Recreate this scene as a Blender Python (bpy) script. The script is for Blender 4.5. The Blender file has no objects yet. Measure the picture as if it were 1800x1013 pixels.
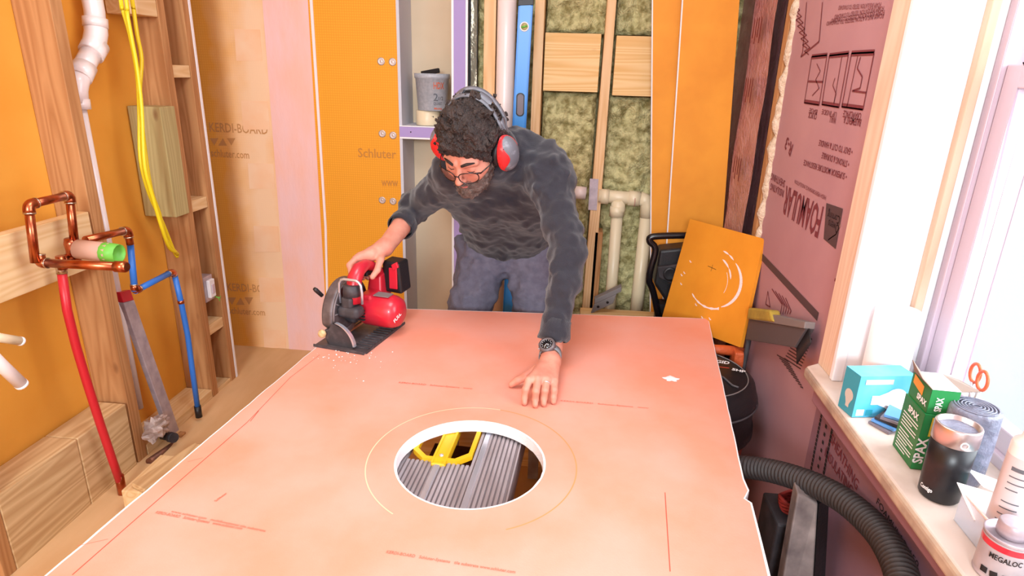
import bpy, bmesh, math, random
import numpy as np
from mathutils import Vector, Matrix, noise
random.seed(7)
PI = math.pi
# ---------------------------------------------------------------- camera
CAMH = 1.37
F, CX, CY = 1090.0, 900.0, 506.5
def nv(v):
    v = np.array(v, float); return v / np.linalg.norm(v)
_dn = nv((803 - CX, 3680 - CY, F))
_fy = np.array((1015 - CX, 137 - CY, F)); _fy = nv(_fy - _dn * (_fy @ _dn))
_RX = np.cross(_fy, -_dn)
RM = np.array([_RX, _fy, -_dn])              # camera (x right, y down, z forward) -> world
CAMP = np.array([0, 0, CAMH])
def at(px, py, x=None, y=None, z=None, Z=None):
    """where the sight line through a photo point meets a known plane of the room"""
    d = RM @ np.array([(px - CX) / F, (py - CY) / F, 1.0])
    if Z is not None: return CAMP + d * Z
    i, v = [(i, v) for i, v in enumerate((x, y, z)) if v is not None][0]
    return CAMP + d * ((v - CAMP[i]) / d[i])
sc = bpy.context.scene
COL = sc.collection
cam = bpy.data.cameras.new('camera'); camo = bpy.data.objects.new('camera', cam); COL.objects.link(camo)
cam.sensor_width = 36; cam.lens = 36 * F / 1800; cam.clip_start = 0.02
_m = Matrix([list(RM[i] * np.array([1, -1, -1])) for i in range(3)]).to_4x4()
_m.translation = Vector(CAMP); camo.matrix_world = _m
sc.camera = camo
# ---------------------------------------------------------------- light
w = bpy.data.worlds.new('world'); sc.world = w; w.use_nodes = True
w.node_tree.nodes['Background'].inputs[0].default_value = (0.82, 0.91, 1.0, 1)
w.node_tree.nodes['Background'].inputs[1].default_value = 0.85
def area(name, loc, target, sx, sy, power, col):
    l = bpy.data.lights.new(name, 'AREA'); l.shape = 'RECTANGLE'; l.size = sx; l.size_y = sy
    l.energy = power; l.color = col
    o = bpy.data.objects.new(name, l); COL.objects.link(o); o.location = loc
    o.rotation_euler = (Vector(target) - Vector(loc)).to_track_quat('-Z', 'Y').to_euler()
    return o
area('window_daylight', (1.55, 0.75, 1.55), (0.0, 1.0, 0.7), 1.5, 1.5, 54, (0.86, 0.93, 1.0))
area('front_fill_light', (-0.35, -2.75, 1.95), (-0.45, 2.6, 1.0), 0.9, 0.6, 105, (0.88, 0.95, 1.0))  # fill added behind the camera to brighten walls and board evenly
area('ceiling_lamp', (-0.25, 1.05, 2.43), (-0.25, 1.15, 0.0), 0.8, 0.8, 17, (0.90, 0.95, 1.0))
sc.view_settings.view_transform = 'Standard'; sc.view_settings.look = 'None'
sc.view_settings.exposure = 0.30; sc.view_settings.gamma = 1; sc.view_settings.use_curve_mapping = False
# ---------------------------------------------------------------- materials
def lin(c):
    return tuple((x / 255 / 12.92) if x / 255 <= 0.04045 else ((x / 255 + 0.055) / 1.055) ** 2.4 for x in c)
def mat(name, rgb, rough=0.6, metal=0.0, rgb2=None, scale=20, stretch=(1, 1, 1), bump=0.0, bscale=None, detail=4,
        alpha=1.0, trans=0.0, sheen=0.0, lo=0.35, hi=0.65, sss=0.0, emit=None, coat=0.0):
    m = bpy.data.materials.new(name); m.use_nodes = True
    nt = m.node_tree; N = nt.nodes; L = nt.links; b = N['Principled BSDF']
    b.inputs['Base Color'].default_value = (*lin(rgb), 1)
    b.inputs['Roughness'].default_value = rough; b.inputs['Metallic'].default_value = metal
    b.inputs['Alpha'].default_value = alpha; b.inputs['Transmission Weight'].default_value = trans
    if sheen: b.inputs['Sheen Weight'].default_value = sheen
    if coat: b.inputs['Coat Weight'].default_value = coat
    if sss:
        b.inputs['Subsurface Weight'].default_value = sss; b.inputs['Subsurface Radius'].default_value = (0.012, 0.005, 0.003)
    if emit:
        b.inputs['Emission Color'].default_value = (*lin(rgb), 1); b.inputs['Emission Strength'].default_value = emit
    tc = N.new('ShaderNodeTexCoord'); mp = N.new('ShaderNodeMapping'); mp.inputs['Scale'].default_value = stretch
    L.new(tc.outputs['Object'], mp.inputs['Vector'])
    if rgb2 is not None:
        nz = N.new('ShaderNodeTexNoise'); nz.inputs['Scale'].default_value = scale; nz.inputs['Detail'].default_value = detail
        L.new(mp.outputs[0], nz.inputs['Vector'])
        r = N.new('ShaderNodeValToRGB'); r.color_ramp.elements[0].position = lo; r.color_ramp.elements[1].position = hi
        r.color_ramp.elements[0].color = (*lin(rgb), 1); r.color_ramp.elements[1].color = (*lin(rgb2), 1)
        L.new(nz.outputs['Fac'], r.inputs[0]); L.new(r.outputs[0], b.inputs['Base Color'])
    if bump:
        n2 = N.new('ShaderNodeTexNoise'); n2.inputs['Scale'].default_value = bscale or scale; n2.inputs['Detail'].default_value = 4
        L.new(mp.outputs[0], n2.inputs['Vector'])
        bp = N.new('ShaderNodeBump'); bp.inputs['Strength'].default_value = bump; bp.inputs['Distance'].default_value = 0.01
        L.new(n2.outputs['Fac'], bp.inputs['Height']); L.new(bp.outputs[0], b.inputs['Normal'])
    return m
def wood(name, c1, c2, axis=2, knot=(120, 70, 35), rough=0.75):
    """sawn timber: rings stretched along the axis, a few knots"""
    m = bpy.data.materials.new(name); m.use_nodes = True
    nt = m.node_tree; N = nt.nodes; L = nt.links; b = N['Principled BSDF']; b.inputs['Roughness'].default_value = rough
    tc = N.new('ShaderNodeTexCoord'); mp = N.new('ShaderNodeMapping'); s = [1, 1, 1]; s[axis] = 0.07
    mp.inputs['Scale'].default_value = s; L.new(tc.outputs['Object'], mp.inputs[0])
    n1 = N.new('ShaderNodeTexNoise'); n1.inputs['Scale'].default_value = 9; n1.inputs['Detail'].default_value = 2; L.new(mp.outputs[0], n1.inputs[0])
    mu = N.new('ShaderNodeMath'); mu.operation = 'MULTIPLY'; mu.inputs[1].default_value = 16; L.new(n1.outputs[0], mu.inputs[0])
    fr = N.new('ShaderNodeMath'); fr.operation = 'PINGPONG'; fr.inputs[1].default_value = 0.5; L.new(mu.outputs[0], fr.inputs[0])
    m2 = N.new('ShaderNodeMath'); m2.operation = 'MULTIPLY'; m2.inputs[1].default_value = 2; L.new(fr.outputs[0], m2.inputs[0])
    mix = N.new('ShaderNodeMix'); mix.data_type = 'RGBA'; mix.inputs[6].default_value = (*lin(c1), 1); mix.inputs[7].default_value = (*lin(c2), 1)
    L.new(m2.outputs[0], mix.inputs[0])
    mk = N.new('ShaderNodeMapping'); s = [1, 1, 1]; s[axis] = 0.45; mk.inputs['Scale'].default_value = s; L.new(tc.outputs['Object'], mk.inputs[0])
    vo = N.new('ShaderNodeTexVoronoi'); vo.inputs['Scale'].default_value = 6.5; L.new(mk.outputs[0], vo.inputs[0])
    rp = N.new('ShaderNodeValToRGB'); rp.color_ramp.elements[0].position = 0.05; rp.color_ramp.elements[1].position = 0.10
    rp.color_ramp.elements[0].color = (0.85, 0.85, 0.85, 1); rp.color_ramp.elements[1].color = (0, 0, 0, 1)
    L.new(vo.outputs['Distance'], rp.inputs[0])
    mx = N.new('ShaderNodeMix'); mx.data_type = 'RGBA'; mx.inputs[7].default_value = (*lin(knot), 1)
    L.new(mix.outputs[2], mx.inputs[6]); L.new(rp.outputs[0], mx.inputs[0]); L.new(mx.outputs[2], b.inputs['Base Color'])
    return m
def gridded(name, rgb, line, pitch, dust=None, dustpos=None, axis='XZ'):
    """orange membrane with its printed/woven fine grid, and smears of pale thinset dust"""
    m = bpy.data.materials.new(name); m.use_nodes = True
    nt = m.node_tree; N = nt.nodes; L = nt.links; b = N['Principled BSDF']; b.inputs['Roughness'].default_value = 0.7
    tc = N.new('ShaderNodeTexCoord'); sp = N.new('ShaderNodeSeparateXYZ'); L.new(tc.outputs['Object'], sp.inputs[0])
    outs = []
    for ch in axis:
        a = N.new('ShaderNodeMath'); a.operation = 'PINGPONG'; a.inputs[1].default_value = pitch / 2; L.new(sp.outputs[ch], a.inputs[0])
        c = N.new('ShaderNodeMapRange'); c.inputs[1].default_value = 0; c.inputs[2].default_value = pitch * 0.28
        c.inputs[3].default_value = 1; c.inputs[4].default_value = 0; L.new(a.outputs[0], c.inputs[0]); outs.append(c.outputs[0])
    mxm = N.new('ShaderNodeMath'); mxm.operation = 'MAXIMUM'; L.new(outs[0], mxm.inputs[0]); L.new(outs[1], mxm.inputs[1])
    mu = N.new('ShaderNodeMath'); mu.operation = 'MULTIPLY'; mu.inputs[1].default_value = 0.7; L.new(mxm.outputs[0], mu.inputs[0])
    mix = N.new('ShaderNodeMix'); mix.data_type = 'RGBA'; mix.inputs[6].default_value = (*lin(rgb), 1); mix.inputs[7].default_value = (*lin(line), 1)
    L.new(mu.outputs[0], mix.inputs[0]); out = mix.outputs[2]
    if dust:
        nz = N.new('ShaderNodeTexNoise'); nz.inputs['Scale'].default_value = 4.5; nz.inputs['Detail'].default_value = 5; L.new(tc.outputs['Object'], nz.inputs[0])
        x0, x1, x2 = dustpos      # dust band between x0..x2, densest at x1
        e1 = N.new('ShaderNodeMapRange'); e1.inputs[1].default_value = x0; e1.inputs[2].default_value = x1; L.new(sp.outputs['X'], e1.inputs[0])
        e2 = N.new('ShaderNodeMapRange'); e2.inputs[1].default_value = x1; e2.inputs[2].default_value = x2; e2.inputs[3].default_value = 1; e2.inputs[4].default_value = 0
        L.new(sp.outputs['X'], e2.inputs[0])
        mm = N.new('ShaderNodeMath'); mm.operation = 'MULTIPLY'; L.new(e1.outputs[0], mm.inputs[0]); L.new(e2.outputs[0], mm.inputs[1])
        ad = N.new('ShaderNodeMath'); ad.operation = 'ADD'; L.new(mm.outputs[0], ad.inputs[0]); L.new(nz.outputs[0], ad.inputs[1])
        rp = N.new('ShaderNodeMapRange'); rp.inputs[1].default_value = 0.66; rp.inputs[2].default_value = 1.35; rp.inputs[4].default_value = 0.85; L.new(ad.outputs[0], rp.inputs[0])
        m3 = N.new('ShaderNodeMix'); m3.data_type = 'RGBA'; m3.inputs[7].default_value = (*lin(dust), 1); L.new(out, m3.inputs[6]); L.new(rp.outputs[0], m3.inputs[0]); out = m3.outputs[2]
    L.new(out, b.inputs['Base Color'])
    return m
M = {}
# ---------------------------------------------------------------- mesh helpers
class MB:
    def __init__(s): s.v = []; s.f = []; s.sm = []
    def add(s, vs, fs, smooth=False):
        o = len(s.v); s.v += [tuple(float(c) for c in v) for v in vs]
        for f in fs: s.f.append(tuple(i + o for i in f)); s.sm.append(smooth)
        return s
    def hexa(s, b, t):      # 4 bottom corners, 4 top corners (same order)
        return s.add(list(b) + list(t), [(3, 2, 1, 0), (4, 5, 6, 7), (0, 1, 5, 4), (1, 2, 6, 5), (2, 3, 7, 6), (3, 0, 4, 7)])
    def box(s, x0, x1, y0, y1, z0, z1):
        return s.hexa([(x0, y0, z0), (x1, y0, z0), (x1, y1, z0), (x0, y1, z0)], [(x0, y0, z1), (x1, y0, z1), (x1, y1, z1), (x0, y1, z1)])
    def obox(s, c, ax, ay, az):   # centre and three half-axis vectors
        c, ax, ay, az = (np.array(q, float) for q in (c, ax, ay, az))
        return s.hexa([c - ax - ay - az, c + ax - ay - az, c + ax + ay - az, c - ax + ay - az], [c - ax - ay + az, c + ax - ay + az, c + ax + ay + az, c - ax + ay + az])
    def slab(s, quad, off):  # quad of 4 points thickened by off vector
        q = [np.array(p, float) for p in quad]; o = np.array(off, float)
        return s.hexa([p + o for p in q], q)
    def tube(s, pts, r, n=14, cap=True, flat=1.0):
        P = [Vector(p) for p in pts]; rr = r if hasattr(r, '__len__') else [r] * len(P)
        t = (P[1] - P[0]).normalized(); u = t.orthogonal().normalized(); rings = []; V = []; Fs = []
        for i, p in enumerate(P):
            a = P[max(i - 1, 0)]; c = P[min(i + 1, len(P) - 1)]; t = (c - a).normalized()
            u = (u - t * u.dot(t)).normalized(); v = t.cross(u)
            for k in range(n):
                an = 2 * PI * k / n; V.append(p + (u * math.cos(an) + v * math.sin(an) * flat) * rr[i])
        for i in range(len(P) - 1):
            for k in range(n):
                a = i * n + k; b = i * n + (k + 1) % n; Fs.append((a, b, b + n, a + n))
        s.add(V, Fs, True)
        if cap:
            s.add(V[:n], [tuple(range(n))[::-1]]); s.add(V[-n:], [tuple(range(n))])
        return s
    def lathe(s, prof, c=(0, 0, 0), axis=(0, 0, 1), n=32, sx=1.0):   # prof: (radius, height) list
        a = Vector(axis).normalized(); u = a.orthogonal().normalized() if abs(a.z) < .99 else Vector((1, 0, 0)); v = a.cross(u); c = Vector(c)
        V = []; Fs = []
        for r, h in prof:
            for k in range(n):
                an = 2 * PI * k / n; V.append(c + a * h + (u * math.cos(an) * sx + v * math.sin(an)) * max(r, 1e-5))
        for i in range(len(prof) - 1):
            for k in range(n):
                p = i * n + k; q = i * n + (k + 1) % n; Fs.append((p, q, q + n, p + n))
        return s.add(V, Fs, True)
    def prism(s, poly, d):   # 3D planar polygon extruded by vector d
        n = len(poly); p = [np.array(q, float) for q in poly]; d = np.array(d, float)
        return s.add(p + [q + d for q in p], [tuple(range(n))[::-1], tuple(range(n, 2 * n))] + [(i, (i + 1) % n, (i + 1) % n + n, i + n) for i in range(n)])
    def build(s, name, m, parent=None, bevel=0.0, local=False, seg=2, sub=0):
        me = bpy.data.meshes.new(name); V = np.array(s.v, float)
        if parent is None and not local:
            base = Vector(((V[:, 0].min() + V[:, 0].max()) / 2, (V[:, 1].min() + V[:, 1].max()) / 2, V[:, 2].min()))
        elif parent is not None and not local: base = woff(parent)
        else: base = Vector((0, 0, 0))
        me.from_pydata([tuple(Vector(v) - base) for v in s.v], [], s.f)
        bm = bmesh.new(); bm.from_mesh(me)
        for f, k in zip(bm.faces, s.sm): f.smooth = k
        bmesh.ops.remove_doubles(bm, verts=bm.verts, dist=1e-6); bmesh.ops.recalc_face_normals(bm, faces=bm.faces)
        for f in bm.faces:
            pass
        bm.to_mesh(me); bm.free()
        o = bpy.data.objects.new(name, me); COL.objects.link(o); me.materials.append(m if not isinstance(m, str) else M[m])
        if parent is not None: o.parent = parent
        if parent is None and not local: o.location = base
        if bevel:
            b = o.modifiers.new('bevel', 'BEVEL'); b.width = bevel; b.segments = seg; b.limit_method = 'ANGLE'; b.angle_limit = 0.6
        if sub:
            b = o.modifiers.new('sub', 'SUBSURF'); b.levels = sub; b.render_levels = sub
        return o
def woff(o):
    v = Vector((0, 0, 0))
    while o is not None: v += o.location; o = o.parent
    return v
def tag(o, label=None, cat=None, group=None, kind=None):
    if label: o['label'] = label
    if cat: o['category'] = cat
    if group: o['group'] = group
    if kind: o['kind'] = kind
    return o
def thing(name, label, cat, loc=(0, 0, 0), group=None, rz=0.0):
    o = bpy.data.objects.new(name, None); COL.objects.link(o); o.location = Vector([float(c) for c in loc]); o.rotation_euler.z = rz
    o.empty_display_size = 0.05
    return tag(o, label, cat, group)
def struct(o): o['kind'] = 'structure'; return o
def flatmesh(splines, thick, name='flat'):
    """filled 2D outlines (with holes) as a solid mesh; returns verts, faces"""
    cu = bpy.data.curves.new('c', 'CURVE'); cu.dimensions = '2D'; cu.fill_mode = 'BOTH'; cu.extrude = thick / 2
    for pts in splines:
        sp = cu.splines.new('POLY'); sp.points.add(len(pts) - 1)
        for p, q in zip(sp.points, pts): p.co = (q[0], q[1], 0, 1)
        sp.use_cyclic_u = True
    return curve_data(cu)
def curve_data(cu):
    o = bpy.data.objects.new('tmp', cu); COL.objects.link(o)
    dg = bpy.context.evaluated_depsgraph_get(); me = bpy.data.meshes.new_from_object(o.evaluated_get(dg), depsgraph=dg)
    V = [tuple(v.co) for v in me.vertices]; Fc = [tuple(p.vertices) for p in me.polygons]
    bpy.data.objects.remove(o); bpy.data.curves.remove(cu); bpy.data.meshes.remove(me)
    return V, Fc
def text(s, org, xd, yd, size, m, parent, name='lettering', thick=0.0006, width=None, align='LEFT', shear=0.0, bold=0.0, local=False):
    cu = bpy.data.curves.new('t', 'FONT'); cu.body = s; cu.size = 1; cu.extrude = 0.0; cu.align_x = align; cu.shear = shear; cu.offset = bold
    cu.resolution_u = 2
    V, Fc = curve_data(cu)
    xs = [v[0] for v in V]; ww = max(xs) - min(xs)
    sx = size if width is None else width / ww
    xd, yd = Vector(xd).normalized(), Vector(yd).normalized(); zd = xd.cross(yd); org = Vector(org)
    mb = MB(); top = [org + xd * v[0] * sx + yd * v[1] * size + zd * thick for v in V]
    mb.add(top, Fc)
    return mb.build(name, m, parent, local=local)
# ---------------------------------------------------------------- smooth solids (bodies)
def V3(p): return np.array(p, np.float32)
def capsule(P, a, b, ra, rb):
    a = V3(a); b = V3(b); ba = b - a; h = np.clip(((P - a) @ ba) / (ba @ ba), 0, 1)
    return np.linalg.norm(P - a - h[:, None] * ba, axis=1) - (ra + (rb - ra) * h)
def ellip(P, c, r, R=None):
    q = P - V3(c)
    if R is not None: q = q @ np.asarray(R, np.float32)
    r = V3(r); k0 = np.linalg.norm(q / r, axis=1); k1 = np.linalg.norm(q / (r * r), axis=1) + 1e-9
    return k0 * (k0 - 1) / k1
def smin(a, b, k):
    h = np.clip(0.5 + 0.5 * (b - a) / k, 0, 1); return b + (a - b) * h - k * h * (1 - h)
def union(ds, k):
    d = ds[0]
    for e in ds[1:]: d = smin(d, e, k)
    return d
def wob(P, f, seed=0.0):
    x, y, z = P[:, 0] * f, P[:, 1] * f, P[:, 2] * f
    a = np.sin(x * 1.0 + 1.7 * np.sin(y * 0.9 + seed) + seed); b = np.sin(y * 1.1 + 1.5 * np.sin(z * 1.2 + 2 * seed) + 1.3); c = np.sin(z * 0.95 + 1.6 * np.sin(x * 1.05 - seed) + 4.1)
    return (a * b + b * c + c * a) / 1.5
def net(fn, lo, hi, h):
    """surface of fn(P) < 0 as a quad mesh"""
    lo = np.array(lo, float); n = np.ceil((np.array(hi) - lo) / h).astype(int) + 1
    ax = [(lo[i] + h * np.arange(n[i])).astype(np.float32) for i in range(3)]
    D = np.empty(n, np.float32)
    for i in range(0, n[0], 16):
        g = np.stack(np.meshgrid(ax[0][i:i + 16], ax[1], ax[2], indexing='ij'), -1)
        D[i:i + 16] = fn(g.reshape(-1, 3)).reshape(g.shape[:3])
    I = D < 0; c = n - 1; S = np.zeros((*c, 3), np.float32); W = np.zeros(c, np.float32)
    def sub(A, o): return A[o[0]:o[0] + c[0], o[1]:o[1] + c[1], o[2]:o[2] + c[2]]
    for a in range(3):
        for u in (0, 1):
            for v in (0, 1):
                o = [0, 0, 0]; b1, b2 = [q for q in range(3) if q != a]; o[b1] = u; o[b2] = v; e = list(o); e[a] = 1
                A = sub(D, o); B = sub(D, e); m = (A < 0) != (B < 0); t = np.where(m, A / np.where(m, A - B, 1), 0)
                W += m; S[..., b1] += m * u; S[..., b2] += m * v; S[..., a] += t
    K = W > 0; idx = -np.ones(c, int); idx[K] = np.arange(K.sum())
    pos = np.argwhere(K) + S[K] / W[K][:, None]; Vt = lo + pos * h; Q = []
    for a in range(3):
        b1, b2 = [(1, 2), (2, 0), (0, 1)][a]
        sl = [slice(1, c[i]) for i in range(3)]; sl[a] = slice(0, c[a]); s2 = list(sl); s2[a] = slice(1, c[a] + 1)
        A = I[tuple(sl)]; B = I[tuple(s2)]; e = np.argwhere(A != B); 
        off = np.array([0 if i == a else 1 for i in range(3)]); e = e + off; fl = A[tuple((e - off).T)]
        d1 = np.zeros(3, int); d1[b1] = 1; d2 = np.zeros(3, int); d2[b2] = 1
        q = np.stack([idx[tuple(x.T)] for x in (e - d1 - d2, e - d2, e, e - d1)], 1)
        q[~fl] = q[~fl][:, ::-1]; Q.append(q)
    Q = np.concatenate(Q); Q = Q[(Q >= 0).all(1)]
    return Vt, Q
def solid(name, nets, m, parent):
    mb = MB()
    for Vt, Q in nets: mb.add(Vt.tolist(), Q.tolist(), True)
    base = woff(parent) if parent else Vector((0, 0, 0)); me = bpy.data.meshes.new(name)
    me.from_pydata((np.array(mb.v) - np.array(base)).tolist(), [], mb.f); me.polygons.foreach_set('use_smooth', [True] * len(mb.f))
    o = bpy.data.objects.new(name, me); COL.objects.link(o); me.materials.append(M[m] if isinstance(m, str) else m)
    if parent: o.parent = parent
    return o
# ---------------------------------------------------------------- palette
M['orange'] = mat('orange_membrane', (234, 154, 40), 0.65, rgb2=(224, 142, 32), scale=6, bump=0.05, bscale=300)
M['orange_back'] = mat('orange_membrane_back', (238, 168, 66), 0.7, rgb2=(230, 156, 52), scale=3, bump=0.04, bscale=250)
M['peach'] = mat('board_membrane', (238, 152, 126), 0.5, rgb2=(239, 166, 148), scale=5, bump=0.06, bscale=300, detail=9)
M['foamwhite'] = mat('white_foam_edge', (245, 240, 242), 0.8, bump=0.3, bscale=300)
M['kerdi'] = gridded('orange_gridded_board', (240, 164, 36), (222, 140, 16), 0.0105)
M['kerdi_dusty'] = gridded('orange_gridded_board_dusty', (238, 166, 66), (228, 150, 54), 0.0105, dust=(246, 208, 172), dustpos=(-0.12, 0.13, 0.36))
M['pinkband'] = mat('pale_pink_thinset', (245, 188, 170), 0.8, rgb2=(242, 196, 192), scale=7, stretch=(1.5, 1, .5), bump=0.15, bscale=40, detail=7)
M['patch'] = mat('pale_fleece_patch', (246, 203, 165), 0.8, rgb2=(244, 190, 145), scale=8)
M['thinset_white'] = mat('white_thinset_edge', (248, 228, 226), 0.7)  # white thinset of the band edge and the offcut smears
M['print_brown'] = mat('brown_print', (196, 128, 50), 0.7)
M['print_red'] = mat('red_print', (122, 50, 60), 0.7)
M['print_board'] = mat('board_print', (232, 120, 96), 0.7)
M['pencil'] = mat('dark_pencil', (190, 84, 62), 0.7)
M['scribe'] = mat('scribe_orange', (238, 148, 92), 0.7)
M['scribe_lit'] = mat('scribe_lit', (252, 205, 170), 0.7)  # pale tone paints the light caught by the cut groove
M['stud_edge'] = wood('stud_wood_light', (235, 196, 150), (222, 176, 124))
M['stud'] = wood('stud_wood', (194, 142, 92), (172, 118, 70))
M['stud_y'] = wood('block_wood', (232, 200, 152), (220, 180, 126), 1)
M['stud_x'] = wood('blocking_pine', (242, 206, 150), (226, 178, 112), 0, knot=(150, 80, 40))
M['stud_x2'] = wood('trim_pine', (232, 206, 182), (222, 190, 164), 2, knot=(200, 150, 110))
M['oldwood'] = wood('aged_lumber', (222, 190, 142), (196, 156, 108), 1)
M['treated'] = wood('treated_lumber', (186, 170, 118), (170, 152, 100), 2)
M['ply'] = mat('plywood_floor', (226, 186, 138), 0.7, rgb2=(206, 160, 108), scale=6, stretch=(1, .25, 1), detail=6)
M['pvc'] = mat('white_pvc', (240, 226, 222), 0.3, coat=.2)
M['pvc_ivory'] = mat('ivory_pvc', (232, 216, 182), 0.35)
M['paint_white'] = mat('white_paint', (240, 238, 242), 0.5)
M['drywall'] = mat('drywall_grey', (205, 206, 216), 0.85, bump=.05)
M['beige'] = mat('beige_wallboard', (220, 200, 172), 0.8, rgb2=(212, 190, 160), scale=3)
M['purple'] = mat('purple_drywall_edge', (170, 150, 205), 0.7)
M['foil'] = mat('foil_film', (190, 182, 160), 0.25, 0.5, bump=0.6, bscale=60)
M['foil_pink'] = mat('pink_film', (206, 160, 166), 0.3, 0.0, rgb2=(180, 126, 134), scale=14, bump=0.7, bscale=50)
M['wool'] = mat('mineral_wool', (214, 206, 152), 0.95, rgb2=(138, 128, 78), scale=34, bump=1.0, bscale=110, detail=10, lo=.38, hi=.66)
M['sprayfoam'] = mat('spray_foam', (224, 204, 180), 0.9, rgb2=(200, 176, 148), scale=60, bump=0.8, bscale=120)
M['pinkfoam'] = mat('pink_foam_board', (190, 144, 150), 0.6, rgb2=(180, 134, 142), scale=4, detail=7)
M['pinkfoam_dark'] = mat('pink_foam_board_dark', (156, 116, 128), 0.65, rgb2=(142, 102, 116), scale=5, detail=7)  # darker pink for the wall and ledge below the window
M['blacktape'] = mat('dark_tape', (84, 62, 66), 0.6)
M['copper'] = mat('copper', (200, 116, 76), 0.28, 1.0, rgb2=(165, 88, 62), scale=30)
M['solder'] = mat('solder', (200, 185, 170), 0.3, 1.0)
M['pexred'] = mat('red_pex', (200, 32, 44), 0.4)
M['pexblue'] = mat('blue_pex', (50, 116, 205), 0.4)
M['wire_yellow'] = mat('yellow_cable', (236, 208, 30), 0.4)
M['cardboard'] = mat('cardboard', (196, 152, 132), 0.8)
M['greentape'] = mat('green_tape', (110, 190, 70), 0.5)
M['steel'] = mat('galvanised_steel', (196, 184, 190), 0.45, 0.35, rgb2=(166, 154, 164), scale=25)
M['alu'] = mat('aluminium', (176, 170, 176), 0.5, 0.3, rgb2=(140, 128, 128), scale=12, stretch=(1, .3, 1), detail=7)
M['alu_dark'] = mat('aluminium_groove', (128, 118, 120), 0.6, 0.3)
M['chrome'] = mat('chrome', (206, 212, 224), 0.3, 0.7)
M['black'] = mat('black_plastic', (26, 24, 27), 0.45, bump=.1, bscale=200)
M['black_gloss'] = mat('black_gloss', (16, 15, 20), 0.22)
M['black_dusty'] = mat('dusty_black', (58, 52, 56), 0.7, rgb2=(34, 30, 34), scale=18)
M['rubber'] = mat('hose_rubber', (48, 42, 42), 0.6)
M['vacred'] = mat('orange_drum', (176, 66, 40), 0.5)
M['handle_orange'] = mat('orange_grip', (206, 92, 46), 0.5, bump=.3, bscale=150)
M['teal'] = mat('teal_strap', (70, 128, 134), 0.5)
M['yellow'] = mat('yellow_plastic', (226, 176, 24), 0.4)
M['yellow_old'] = mat('dull_yellow', (186, 160, 62), 0.8, rgb2=(160, 138, 56), scale=20)
M['greybin'] = mat('grey_bin', (84, 78, 80), 0.6)
M['greybin_l'] = mat('grey_bin_lid', (128, 120, 118), 0.6)
M['dark'] = mat('dark_interior', (30, 22, 22), 0.9)
M['white_print'] = mat('white_print', (240, 240, 240), 0.6)
M['levelblue'] = mat('level_blue', (28, 128, 220), 0.35)
M['red'] = mat('red_plastic', (205, 28, 48), 0.35, coat=.3, rgb2=(190, 40, 58), scale=15)
M['saw_grey'] = mat('saw_grey_metal', (118, 110, 112), 0.5, 0.5, rgb2=(90, 82, 84), scale=25)
M['saw_dark'] = mat('saw_dark_rubber', (58, 54, 58), 0.6, rgb2=(90, 84, 86), scale=40, lo=.5, hi=.8)
M['skin'] = mat('skin', (214, 150, 128), 0.5, rgb2=(204, 130, 110), scale=30, sss=0.15, bump=.08, bscale=220)
M['hair'] = mat('dark_brown_hair', (44, 34, 32), 0.55, rgb2=(66, 54, 50), scale=60, bump=1.0, bscale=260, stretch=(1, 1, .5))
M['beard'] = mat('greying_beard', (96, 74, 66), 0.8, rgb2=(150, 134, 126), scale=55, bump=1.0, bscale=420)
M['sweater'] = mat('charcoal_knit', (40, 40, 50), 0.9, rgb2=(34, 34, 43), scale=60, sheen=0.3, bump=.35, bscale=400)
M['jeans'] = mat('grey_trousers', (112, 112, 130), 0.9, rgb2=(98, 98, 116), scale=40, bump=.3, bscale=300)
M['boot'] = mat('brown_boot', (90, 62, 44), 0.7)
M['muff_grey'] = mat('ear_cup_grey', (108, 110, 118), 0.45, rgb2=(150, 152, 160), scale=50, lo=.55, hi=.7)
M['muff_red'] = mat('ear_cup_red', (222, 44, 48), 0.4, rgb2=(240, 130, 130), scale=45, lo=.58, hi=.7)
M['lens'] = mat('clear_lens', (250, 250, 250), 0.03, trans=1.0, alpha=0.35)
M['eye'] = mat('eye_white', (225, 215, 210), 0.3)
M['watch'] = mat('watch_resin', (120, 124, 128), 0.5)
M['bulb_teal'] = mat('bulb_box_teal', (44, 150, 170), 0.5)
M['bulb_blue'] = mat('bulb_box_blue', (70, 180, 220), 0.5, rgb2=(120, 205, 232), scale=9)
M['boxgreen'] = mat('screw_box_green', (34, 138, 70), 0.5)
M['boxgreen_d'] = mat('screw_box_darkgreen', (40, 120, 60), 0.5)
M['label_yellow'] = mat('label_yellow', (222, 200, 60), 0.5)
M['label_orange'] = mat('label_orange', (226, 150, 40), 0.5)
M['card_inside'] = mat('box_inside', (150, 132, 120), 0.8)
M['paper'] = mat('white_paper', (246, 247, 250), 0.7)
M['bluepaper'] = mat('blue_packet', (90, 150, 215), 0.5)
M['greypaper'] = mat('grey_packet', (120, 112, 122), 0.5)
M['clear'] = mat('clear_plastic', (225, 232, 245), 0.1, alpha=0.35)
M['rollgrey'] = mat('grey_bag_roll', (140, 142, 160), 0.3, rgb2=(110, 112, 130), scale=30, bump=.5, bscale=60)
M['steel_cup'] = mat('brushed_steel', (206, 190, 186), 0.3, 0.9)
M['tin'] = mat('tin_label', (176, 168, 172), 0.45, rgb2=(150, 142, 146), scale=18)
M['orangered'] = mat('scissor_orange', (232, 100, 60), 0.4)
M['frost'] = mat('frosted_tub', (196, 200, 208), 0.35, rgb2=(176, 182, 192), scale=90, alpha=0.85)
M['glass'] = mat('window_glass', (255, 255, 255), 0.0, alpha=0.08)
M['sash'] = mat('window_sash_white', (200, 182, 194), 0.45)
M['sillwood'] = mat('sill_paint_worn', (212, 194, 182), 0.6, rgb2=(188, 162, 144), scale=9, lo=.5, hi=.8, detail=8)
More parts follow.
